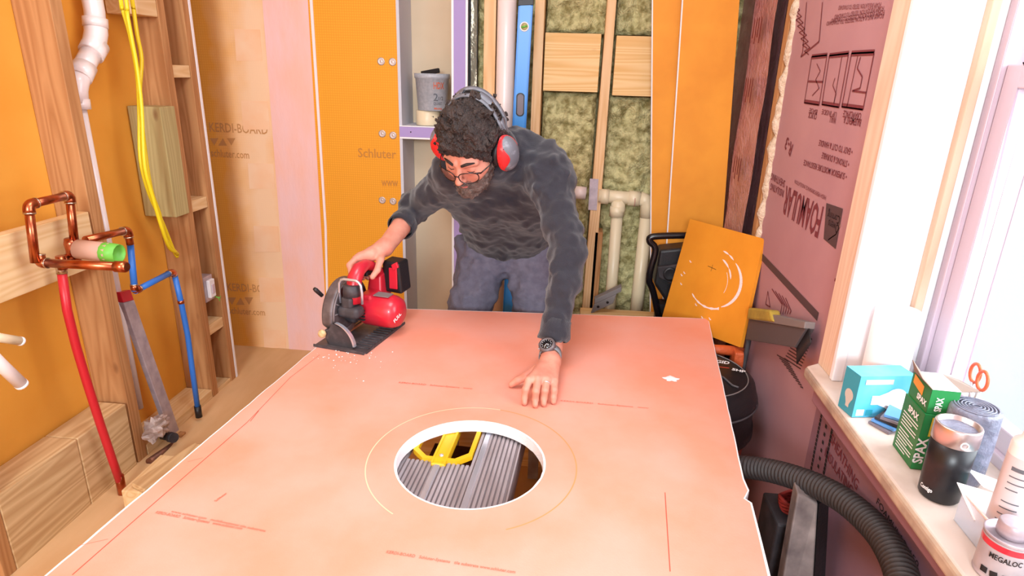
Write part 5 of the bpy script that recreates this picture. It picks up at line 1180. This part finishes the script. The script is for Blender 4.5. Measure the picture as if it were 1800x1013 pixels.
sb_(MB().obox((.083, .089, .213), (.010, 0, .006), (0, .004, 0), (-.003, 0, .009)), 'battery_latch', 'red', bevel=.002)
# hanging hook
sb_(MB().tube([(-.028, -.058, .125), (-.030, -.060, .155), (-.027, -.061, .190), (-.020, -.062, .200), (-.010, -.062, .204), (.030, -.062, .204), (.040, -.062, .199), (.046, -.061, .190), (.048, -.060, .165), (.046, -.058, .130)], .0042, 12), 'rafter_hook', 'chrome')
# depth bracket, knob and lever
pts = []
for t in np.linspace(.1, 1.35, 14): pts.append((.02 + .075 * math.cos(t) - .05, -.118, .004 + .078 * math.sin(t)))
mb = MB()
ar = [(x, y, z) for x, y, z in pts]
for a, b in zip(ar[:-1], ar[1:]): mb.hexa([(a[0] - .003, a[1], a[2]), (a[0] + .003, a[1], a[2]), (b[0] + .003, b[1], b[2]), (b[0] - .003, b[1], b[2])], [(a[0] - .003, a[1] + .012, a[2]), (a[0] + .003, a[1] + .012, a[2]), (b[0] + .003, b[1] + .012, b[2]), (b[0] - .003, b[1] + .012, b[2])])
sb_(mb, 'bevel_scale', 'chrome')
sb_(MB().prism([(-.045, -.112, .004), (.040, -.112, .004), (.033, -.112, .035), (.012, -.112, .062), (-.030, -.112, .075), (-.045, -.112, .05)], (0, .004, 0)), 'bevel_bracket', 'saw_dark', bevel=.001)
sb_(MB().lathe([(0, 0), (.012, 0), (.014, .006), (.010, .014), (0, .016)], (-.062, -.112, .040), (0, -1, 0), 8), 'wing_knob', 'oldwood')
sb_(MB().tube([(-.074, -.085, .150), (-.084, -.100, .172), (-.087, -.104, .178)], [.006, .007, .005], 10), 'depth_lever', 'black')
# ---------------------------------------------------------------- the man
Hc = np.array(at(831, 262, y=1.83)); PI2 = PI
yaw, pit, rol = math.radians(20), math.radians(36), math.radians(5)
f_ = np.array([-math.sin(yaw) * math.cos(pit), -math.cos(yaw) * math.cos(pit), -math.sin(pit)])
r_ = nv(np.cross(f_, [0, 0, 1.0])); u_ = np.cross(r_, f_)
r2 = r_ * math.cos(rol) + u_ * math.sin(rol); u2 = np.cross(r2, f_)
HR_ = np.stack([r2, f_, u2], 1)      # columns: his right, forward, up
def hw(p): return Hc + HR_ @ np.array(p, float)
NB = np.array([-.175, 1.985, 1.150])
SL, EL, WL = at(962, 304, y=1.93), at(1000, 445, y=1.765), at(969, 614, z=.632)
SR, ER, WR = at(800, 306, y=1.965), at(730, 366, y=2.115), sw(.034, .118, .262)
PV = np.array([-.225, 2.30, .745]); PE = thing('person', 'man in charcoal sweater and grey trousers bending over the board, one hand on the saw', 'person', (-.225, 2.25, 0))
def headsd(P):
    q = (P - V3(Hc)) @ HR_.astype(np.float32)
    x = np.abs(q[:, 0]); qs = np.stack([x, q[:, 1], q[:, 2]], 1)
    d = ellip(qs, (0, -.012, .038), (.076, .096, .088))
    d = smin(d, ellip(qs, (0, .028, -.030), (.060, .064, .082)), .03)
    d = smin(d, ellip(qs, (0, .050, -.072), (.042, .040, .040)), .02)
    d = smin(d, capsule(qs, (0, .082, -.092), (.008, .080, -.094), .016, .014), .015)
    d = smin(d, capsule(qs, (.012, .088, .022), (.046, .072, .022), .010, .010), .012)
    d = smin(d, capsule(qs, (.040, .066, -.022), (.050, .050, -.015), .018, .016), .02)
    d = np.maximum(d, -ellip(qs, (.031, .096, .003), (.017, .014, .011)) * .9) if False else d
    d = smin(d, ellip(qs, (.031, .076, .001), (.0135, .012, .011)), .004)
    d = smin(d, capsule(qs, (0, .090, .012), (0, .114, -.026), .0075, .0105), .010)
    d = smin(d, capsule(qs, (.006, .106, -.029), (.012, .100, -.030), .007, .0065), .006)
    d = smin(d, capsule(qs, (0, .093, -.051), (.018, .087, -.053), .0055, .004), .006)
    d = smin(d, capsule(qs, (0, .092, -.060), (.015, .087, -.060), .0055, .004), .005)
    d = smin(d, ellip(qs, (.079, -.004, -.004), (.010, .020, .032)), .006)
    return d, qs, q
def bodyhead(P):
    d, qs, q = headsd(P)
    nk = capsule(P, hw((0, -.030, -.03)), NB + [0, 0, -.01], .053, .058)
    return smin(d, nk, .03)
def armR(P):
    d = capsule(P, ER, WR, .041, .027)
    d = smin(d, capsule(P, sw(.03, .115, .262), sw(.006, .085, .249), .024, .022), .02)
    d = smin(d, capsule(P, sw(.012, .07, .249), sw(-.012, .045, .246), .020, .014), .015)
    k = [(-.020, .028, .243), (-.026, .050, .241), (-.028, .072, .234), (-.024, .092, .224)]
    m = [(-.034, .012, .224), (-.040, .038, .218), (-.042, .062, .208), (-.037, .085, .198)]
    t = [(-.022, .000, .204), (-.030, .030, .190), (-.032, .056, .182), (-.027, .082, .174)]
    e = [(-.002, -.006, .200), (-.010, .026, .182), (-.012, .052, .172), (-.010, .078, .165)]
    for i in range(4):
        d = smin(d, capsule(P, sw(.01, .07 + .01 * i, .248), sw(*k[i]), .015, .0105), .012)
        fd = capsule(P, sw(*k[i]), sw(*m[i]), .0105, .0095); fd = smin(fd, capsule(P, sw(*m[i]), sw(*t[i]), .0092, .0085), .004); fd = smin(fd, capsule(P, sw(*t[i]), sw(*e[i]), .0082, .0072), .004)
        d = smin(d, fd, .003)
    td = capsule(P, sw(.030, .100, .252), sw(.043, .068, .236), .015, .0125); td = smin(td, capsule(P, sw(.043, .068, .236), sw(.046, .042, .210), .0115, .010), .004)
    td = smin(td, capsule(P, sw(.046, .042, .210), sw(.036, .026, .190), .010, .0085), .004)
    return smin(d, td, .010)
Wc = at(966, 634, z=.630)
fk = [at(930, 669, z=.626), at(946, 667, z=.628), at(961, 668, z=.625), at(974, 670, z=.618)]
fm = [at(924, 685, z=.612), at(942, 688, z=.612), at(958, 687, z=.610), at(974, 686, z=.606)]
ft = [at(922, 699, z=.590), at(941, 702, z=.589), at(956, 701, z=.588), at(973, 699, z=.588)]
fe = [at(922, 708, z=.5785), at(941, 712, z=.5785), at(956, 710, z=.5785), at(973, 706, z=.5785)]
def armL(P):
    d = capsule(P, EL, WL, .040, .0285)
    d = smin(d, capsule(P, WL, Wc, .0275, .025), .015)
    for i in range(4):
        d = smin(d, capsule(P, Wc + (fk[i] - fk[1]) * .35, fk[i], .016, .0108), .014)
        fd = capsule(P, fk[i], fm[i], .0108, .0095); fd = smin(fd, capsule(P, fm[i], ft[i], .0092, .0084), .004); fd = smin(fd, capsule(P, ft[i], fe[i], .0082, .0072), .004)
        d = smin(d, fd, .003)
    a, b, c, e = at(952, 645, z=.620), at(925, 662, z=.604), at(910, 669, z=.592), at(899, 676, z=.580)
    td = capsule(P, a, b, .0165, .0125); td = smin(td, capsule(P, b, c, .0118, .0105), .005); td = smin(td, capsule(P, c, e, .0102, .0082), .004)
    return smin(d, td, .008)
def torso_skin(P):
    d = capsule(P, PV, (-.22, 2.14, .96), .08, .075); d = smin(d, capsule(P, (-.22, 2.14, .96), NB, .075, .045), .03)
    d = smin(d, capsule(P, SR, SL, .035, .035), .02); d = smin(d, capsule(P, SL, EL, .040, .036), .015); d = smin(d, capsule(P, SR, ER, .040, .036), .015)
    return d
def bb(pts, pad): pts = np.array(pts); return pts.min(0) - pad, pts.max(0) + pad
nets = []
lo, hi = bb([hw((s * .09, y, z)) for s in (-1, 1) for y in (-.12, .13) for z in (-.13, .13)] + [NB, NB - .05], .012); nets.append(net(bodyhead, lo, hi, .0028))
lo, hi = bb([ER, WR] + [sw(a, b, c) for a in (-.05, .06) for b in (-.01, .12) for c in (.16, .27)], .05)
lo2, hi2 = bb([WR] + [sw(a, b, c) for a in (-.05, .06) for b in (-.01, .12) for c in (.16, .27)], .012)
nets.append(net(armR, lo2, np.maximum(hi2, WR + .05), .0020))
nets.append(net(lambda P: capsule(P, ER, WR + (ER - WR) * .04, .040, .0275), *bb([ER, WR], .05), .004))
nets.append(net(armL, *bb([WL + [0, 0, .03], Wc] + fk + fe + [at(895, 680, z=.575)], .036), .0020))
nets.append(net(lambda P: capsule(P, EL, WL, .040, .0288), *bb([EL, WL], .05), .004))
nets.append(net(torso_skin, *bb([PV, NB, SL, SR, EL, ER], .14), .012))
hipR, hipL = np.array([-.315, 2.315, .715]), np.array([-.135, 2.315, .705]); kR, kL = np.array([-.385, 2.19, .40]), np.array([-.085, 2.17, .40]); aR, aL = np.array([-.40, 2.44, .10]), np.array([-.06, 2.42, .10])
nets.append(net(lambda P: union([capsule(P, hipR, kR, .07, .05), capsule(P, kR, aR, .045, .035), capsule(P, hipL, kL, .07, .05), capsule(P, kL, aL, .045, .035), capsule(P, hipR, hipL, .08, .08)], .03), *bb([hipR, hipL, kR, kL, aR, aL], .10), .014))
BODY = solid('body', nets, 'skin', PE)
# sweater
nC = nv(WL - EL); cutL = EL + (WL - EL) * .895; nR = nv(WR - ER); cutR = ER + (WR - ER) * .50
SP = [(PV + [0, .0, .02]), np.array([-.225, 2.23, .86]), np.array([-.218, 2.115, .985]), np.array([-.205, 2.035, 1.075])]
ax_t = nv(SP[2] - SP[0])
def arm_s(P, S, E, Wt, cut, n, r0, r1, r2, r3):
    d = smin(capsule(P, S, E, r0, r1), capsule(P, E, Wt, r1 * .97, r3), .02)
    return np.maximum(d, ((P - V3(cut)) @ V3(n)))
def sweat(P):
    d = None
    for i in range(3):
        for s in (-1, 1):
            o = np.array([.062 * s, 0, 0]); c = capsule(P, SP[i] + o, SP[i + 1] + o, (.098, .102, .112)[i], (.102, .112, .098)[i])
            d = c if d is None else smin(d, c, .05)
    d = smin(d, capsule(P, SP[3], NB + [0, .012, -.02], .10, .062), .05); d = smin(d, capsule(P, NB + [0, -.02, -.045], hw((0, -.025, -.085)), .064, .056), .03); d = smin(d, capsule(P, NB, NB + (hw((0, -.03, -.05)) - NB) * .66, .068, .064), .03)
    d = smin(d, capsule(P, NB + [.02, .02, -.015], SL, .052, .066), .05); d = smin(d, capsule(P, NB + [-.02, .02, -.015], SR, .052, .064), .05)
    d = smin(d, capsule(P, SL, SP[1] + [.08, 0, 0], .066, .07), .06); d = smin(d, capsule(P, SR, SP[1] + [-.08, 0, 0], .062, .07), .06)
    hem = (V3(SP[0]) + V3([0, 0, -.045])); nh = nv([-.10, .28, -1.0]); d = np.maximum(d, (P - hem) @ V3(nh) - .0)
    aL_ = arm_s(P, SL, EL, WL, cutL, nC, .067, .054, .05, .039); aR_ = arm_s(P, SR, ER, WR, cutR, nR, .064, .053, .05, .036)
    d = smin(d, aL_, .035); d = smin(d, aR_, .03)
    q = wob(P, 55, .4) * .0045 + wob(P, 120, 1.2) * .0016 + wob(P * np.array([1, 1, 1.5], np.float32), 24, 2.2) * .005
    return d - q * np.clip((.02 + (np.abs(d) < .05)), 0, 1)
lo, hi = bb([SP[0] + [-.17, .12, -.07], SP[0] + [.17, .12, -.07], SL + [.085, 0, .08], SR + [-.08, 0, .07], ER + [-.07, .07, -.07], EL + [.07, -.07, -.07], cutL + [.03, -.05, -.02], cutR + [-.04, -.04, -.04], NB + [0, .1, .07]], .01)
SWE = solid('sweater', [net(sweat, lo, hi, .0062)], 'sweater', PE)
# ribbed cuffs and neckband
def band(a, b, r0, r1, nm, par, m='sweater', n=60):
    a, b = np.array(a), np.array(b); ax = nv(b - a); u = nv(np.cross(ax, [.3, .2, 1])); v = np.cross(ax, u); mb = MB(); V = []; rows = [(0, r0 - .004), (0, r0), (.5, (r0 + r1) / 2), (1, r1), (1, r1 - .004)]
    for t, r in rows:
        for k in range(n):
            an = 2 * PI * k / n; rr = r + (.0009 if k % 2 else 0); V.append(a + (b - a) * t + (u * math.cos(an) + v * math.sin(an)) * rr)
    mb.add(V, [(i * n + k, i * n + (k + 1) % n, (i + 1) * n + (k + 1) % n, (i + 1) * n + k) for i in range(4) for k in range(n)], True); return mb.build(nm, m, par)
band(cutL - nC * .055, cutL + nC * .004, .0425, .0405, 'cuff', SWE); band(cutR - nR * .03, cutR + nR * .004, .047, .0465, 'cuff', SWE)
ax = nv(hw((0, -.03, -.05)) - NB); band(NB + ax * .050, NB + ax * .075, .069, .066, 'neckband', SWE)
# trousers and boots
def trou(P):
    d = union([capsule(P, hipR, kR, .103, .078), capsule(P, hipL, kL, .103, .078)], .02)
    d = smin(d, capsule(P, hipR + [.0, .02, .02], hipL + [0, .02, .02], .112, .112), .04)
    d = smin(d, capsule(P, kR, aR, .074, .066), .03); d = smin(d, capsule(P, kL, aL, .074, .066), .03)
    d = np.maximum(d, P[:, 2] - .775); d = np.maximum(d, .075 - P[:, 2])
    return d - wob(P, 42, .9) * .007 - wob(P * np.array([1, 1, 2], np.float32), 85, .2) * .0025
TR = solid('trousers', [net(trou, *bb([hipR, hipL, kR, kL, aR, aL], .14), .0085)], 'jeans', PE)
for a_ in (aR, aL):
    solid('boot', [net(lambda P: np.maximum(smin(capsule(P, a_ + [0, 0, .02], a_ + [0, 0, -.03], .05, .048), capsule(P, a_ + [0, .0, -.055], a_ + [0, -.17, -.06], .045, .042), .04), .002 - P[:, 2]), *bb([a_ + [0, .05, .08], a_ + [-.0, -.24, -.10]], .06), .008)], 'boot', PE)
# hair, beard, brows
def hairsd(P):
    d, qs, q = headsd(P)
    sk = ellip(q, (0, -.014, .040), (.078, .098, .090))
    top = np.clip((q[:, 2] - .0) * 8, 0, 1)
    curl = wob(P, 150, .3) * .0055 + wob(P, 330, 1.1) * .003 + wob(P, 62, 2.0) * .008
    dd = np.minimum(sk, d + .0) - (.007 + .014 * top) - curl
    fr_ = .72 * (q[:, 1] - .02) - .70 * (q[:, 2] - .01) - .018 + wob(P, 90, .7) * .007 + wob(P, 260, .2) * .004
    lowb = -.070 - q[:, 2]
    dd = np.maximum(dd, fr_); dd = np.maximum(dd, lowb)
    return dd
lo, hi = bb([hw((s * .11, y, z)) for s in (-1, 1) for y in (-.13, .11) for z in (-.08, .16)], .005)
HA = solid('hair', [net(hairsd, lo, hi, .0024)], 'hair', PE)
def beardsd(P):
    d, qs, q = headsd(P)
    dd = d - .0065 - wob(P, 260, .5) * .0022 - wob(P, 420, .9) * .0015
    reg = (q[:, 2] + .046 + .62 * (q[:, 1] - .09)); sideb = np.abs(q[:, 0]) < .03
    reg = np.where((q[:, 1] > .075) & (np.abs(q[:, 0]) < .024), q[:, 2] + .040, reg + .004)
    dd = np.maximum(dd, reg * .7); dd = np.maximum(dd, (-.012 - q[:, 1])); dd = np.maximum(dd, -(ellip(qs, (0, .100, -.0565), (.017, .014, .0055))))
    dd = np.maximum(dd, -.105 - q[:, 2] + 0 * dd - .01)
    return dd
lo, hi = bb([hw((s * .08, y, z)) for s in (-1, 1) for y in (-.02, .12) for z in (-.13, .03)], .005)
solid('beard', [net(beardsd, lo, hi, .0022)], 'beard', PE)
for s in (-1, 1): MB().tube([hw((s * .013, .0985, .024)), hw((s * .030, .094, .031)), hw((s * .048, .080, .027))], [.004, .0045, .002], 10).build('eyebrow', 'hair', PE)
for s in (-1, 1): MB().tube([hw((s * .021, .0865, -.003)), hw((s * .031, .0885, -.0055)), hw((s * .042, .083, -.003))], .0012, 8).build('eyelid_line', 'hair', PE)
for zz in (-.0515, -.0600): MB().tube([hw((-.019, .0895, zz - .001)), hw((-.009, .0965, zz + .001)), hw((0, .0982, zz)), hw((.009, .0965, zz + .001)), hw((.019, .0895, zz - .001))], [.002, .0035, .0038, .0035, .002], 10).build('lip', mat('lips' + str(zz), (184, 104, 96), .5), PE)
# glasses
GL = thing('safety_glasses', 'thin dark-framed clear glasses worn low on the face of the man', 'glasses', tuple(hw((0, .10, 0))))
for s in (-1, 1):
    P = []
    for t in np.linspace(0, 2 * PI, 33): 
        cx_g, cz_g = .033 * s, -.007; ex = math.copysign(abs(math.cos(t)) ** .75, math.cos(t)) * .027; ez2 = math.copysign(abs(math.sin(t)) ** .8, math.sin(t)) * .019
        xx = cx_g + ex; P.append(hw((xx, .1155 - 5.5 * xx * xx, cz_g + ez2)))
    MB().tube(P, .0015, 8, cap=False).build('rim', 'black_gloss', GL)
    c = np.mean(P[:-1], 0); MB().add([c] + P[:-1], [(0, 1 + k, 1 + (k + 1) % 32) for k in range(32)], True).build('lens', 'lens', GL)
    MB().tube([P[8], P[12] if s < 0 else P[4], hw((s * .066, .088, .001))][1:], .0022, 8).build('hinge', 'black_gloss', GL)
    MB().tube([hw((s * .064, .090, .0)), hw((s * .0795, .055, .003)), hw((s * .084, .01, .006))], [.0022, .0018, .0018], 8, flat=.6).build('temple_arm', 'black_gloss', GL)
MB().tube([hw((-.008, .1155, -.002)), hw((0, .1185, .001)), hw((.008, .1155, -.002))], .0018, 8).build('bridge', 'black_gloss', GL)
# ear muffs
EM = thing('ear_muffs', 'grey and red ear muffs with a wide grey headband over the hair of the man', 'ear muffs', tuple(hw((0, -.02, .15))))
mb = MB(); n = 44
def arc(t, w): # t 0..1 ear to ear
    an = PI * t; r = .118; return hw((math.cos(an) * .100, -.028 + w - .035 * math.sin(an), .012 + math.sin(an) * .137))
for w0, w1, rng in ((-.024, -.012, (0, n)), (.008, .020, (0, n))):
    V = []; 
    for i in range(n + 1):
        t = i / n; c = hw((0, -.04, .02))
        for w in (w0, w1):
            p = arc(t, w * (1 if .12 < t < .88 else .55)); V += [p, p + nv(p - c) * .005]
    Fc = []
    for i in range(n):
        a = i * 4; b = a + 4; Fc += [(a, b, b + 2, a + 2), (a + 1, a + 3, b + 3, b + 1), (a, a + 1, b + 1, b), (a + 2, b + 2, b + 3, a + 3)]
    mb.add(V, Fc, True)
for t0, t1 in ((.0, .17), (.30, .42), (.58, .70), (.83, 1.0)):
    V = []; m_ = 6; c = hw((0, -.04, .02))
    for i in range(m_ + 1):
        t = t0 + (t1 - t0) * i / m_
        for w in (-.013, .009): p = arc(t, w * (1 if .12 < t < .88 else .55)); V += [p + nv(p - c) * .0005, p + nv(p - c) * .0052]
    Fc = []
    for i in range(m_): a = i * 4; b = a + 4; Fc += [(a, b, b + 2, a + 2), (a + 1, a + 3, b + 3, b + 1), (a, a + 1, b + 1, b), (a + 2, b + 2, b + 3, a + 3)]
    mb.add(V, Fc, True)
mb.build('headband', 'muff_grey', EM)
for s in (-1, 1):
    c = np.array([s * .097, -.008, -.004])
    def cup(P, c=c, s=s):
        q = (P - V3(Hc)) @ HR_.astype(np.float32); return np.maximum(ellip(q, c + [s * .006, 0, 0], (.037, .041, .057)), (c[0] - q[:, 0]) * s - .004)
    pts = [hw(c + np.array([a, b, e])) for a in (-.05, .05) for b in (-.045, .045) for e in (-.06, .06)]
    solid('ear_cup', [net(cup, *bb(pts, 0), .0025)], 'muff_grey', EM)
    def shell(P, c=c, s=s):
        q = (P - V3(Hc)) @ HR_.astype(np.float32); e = ellip(q, c + [s * .006, 0, 0], (.0382, .0422, .0582))
        side = (q[:, 0] - c[0]) * s
        return np.maximum(np.maximum(e, -ellip(q, c + [s * .006, 0, 0], (.036, .040, .056))), np.maximum(side - .020 - .012 * np.sin((q[:, 2] - c[2]) * 60 + 1.0), -.004 - side) )
    solid('red_shell', [net(shell, *bb(pts, 0), .0016)], 'muff_red', EM)
    MB().lathe([(.030, -.012), (.040, -.010), (.042, 0), (.038, .008), (.028, .008)], hw(c - np.array([s * .012, 0, 0])), HR_ @ np.array([s, 0, 0]), 30).build('cushion', 'black', EM)
    MB().tube([hw(c + np.array([s * .012, -.006, .042])), arc(.06 if s > 0 else .94, -.002)], [.006, .008], 10).build('yoke', 'muff_grey', EM)
# watch
wcen = at(966, 627, z=.634 + .0); wa = nv(Wc - WL); wn_ = np.array([-.25, -.62, .74]); wn_ = nv(wn_ - wa * (wn_ @ wa)); wcs = WL + (Wc - WL) * .60
WT = thing('wrist_watch', 'chunky grey and black watch on the wrist of the hand pressing on the board', 'watch', tuple(wcs))
ws = np.cross(wa, wn_)
V = []; n = 40
for t in (-.65, .65):
    for r in (.0285, .0318):
        for k in range(n):
            an = 2 * PI * k / n; V.append(wcs + wa * t * .020 + (wn_ * math.cos(an) + ws * math.sin(an)) * r)
Fc = []
for k in range(n): j = (k + 1) % n; Fc += [(k, j, 2 * n + j, 2 * n + k), (n + k, 3 * n + k, 3 * n + j, n + j), (k, n + k, n + j, j), (2 * n + k, 2 * n + j, 3 * n + j, 3 * n + k)]
MB().add(V, Fc, True).build('strap', 'watch', WT)
c = wcs + wn_ * .031; wn_ = nv(wn_ * .75 + np.array([-.1, -.55, .35])); ws = nv(np.cross(wa, wn_)); wa = np.cross(wn_, ws)
MB().lathe([(0, -.004), (.0235, -.004), (.0245, .004), (.023, .010), (.0175, .0115), (.0165, .0095), (0, .0095)], c, wn_, 36).build('case', 'saw_grey', WT)
MB().lathe([(0, 0), (.0155, 0), (.0155, .0006), (0, .0006)], c + wn_ * .0098, wn_, 32).build('dial', 'black_gloss', WT)
for an, L_ in ((.9, .010), (2.6, .007)): MB().tube([c + wn_ * .0107, c + wn_ * .0107 + (ws * math.cos(an) + wa * math.sin(an)) * L_], .0006, 6).build('hand', 'white_print', WT)
for k in range(12):
    an = k * PI / 6; MB().tube([c + wn_ * .0108 + (ws * math.cos(an) + wa * math.sin(an)) * .0115, c + wn_ * .0108 + (ws * math.cos(an) + wa * math.sin(an)) * .0140], .0006, 6).build('hour_mark', 'white_print', WT)
for s in (-1, 1): MB().tube([c + wn_ * .004 + wa * .008 * s + ws * .021, c + wn_ * .004 + wa * .008 * s + ws * .0255], .0025, 10).build('button', 'chrome', WT)
MB().lathe([(.0098, -.0015), (.0104, -.0015), (.0104, .0015), (.0098, .0015)], fk[2] + (fm[2] - fk[2]) * .35, fm[2] - fk[2], 24).build('finger_ring', 'chrome', PE)
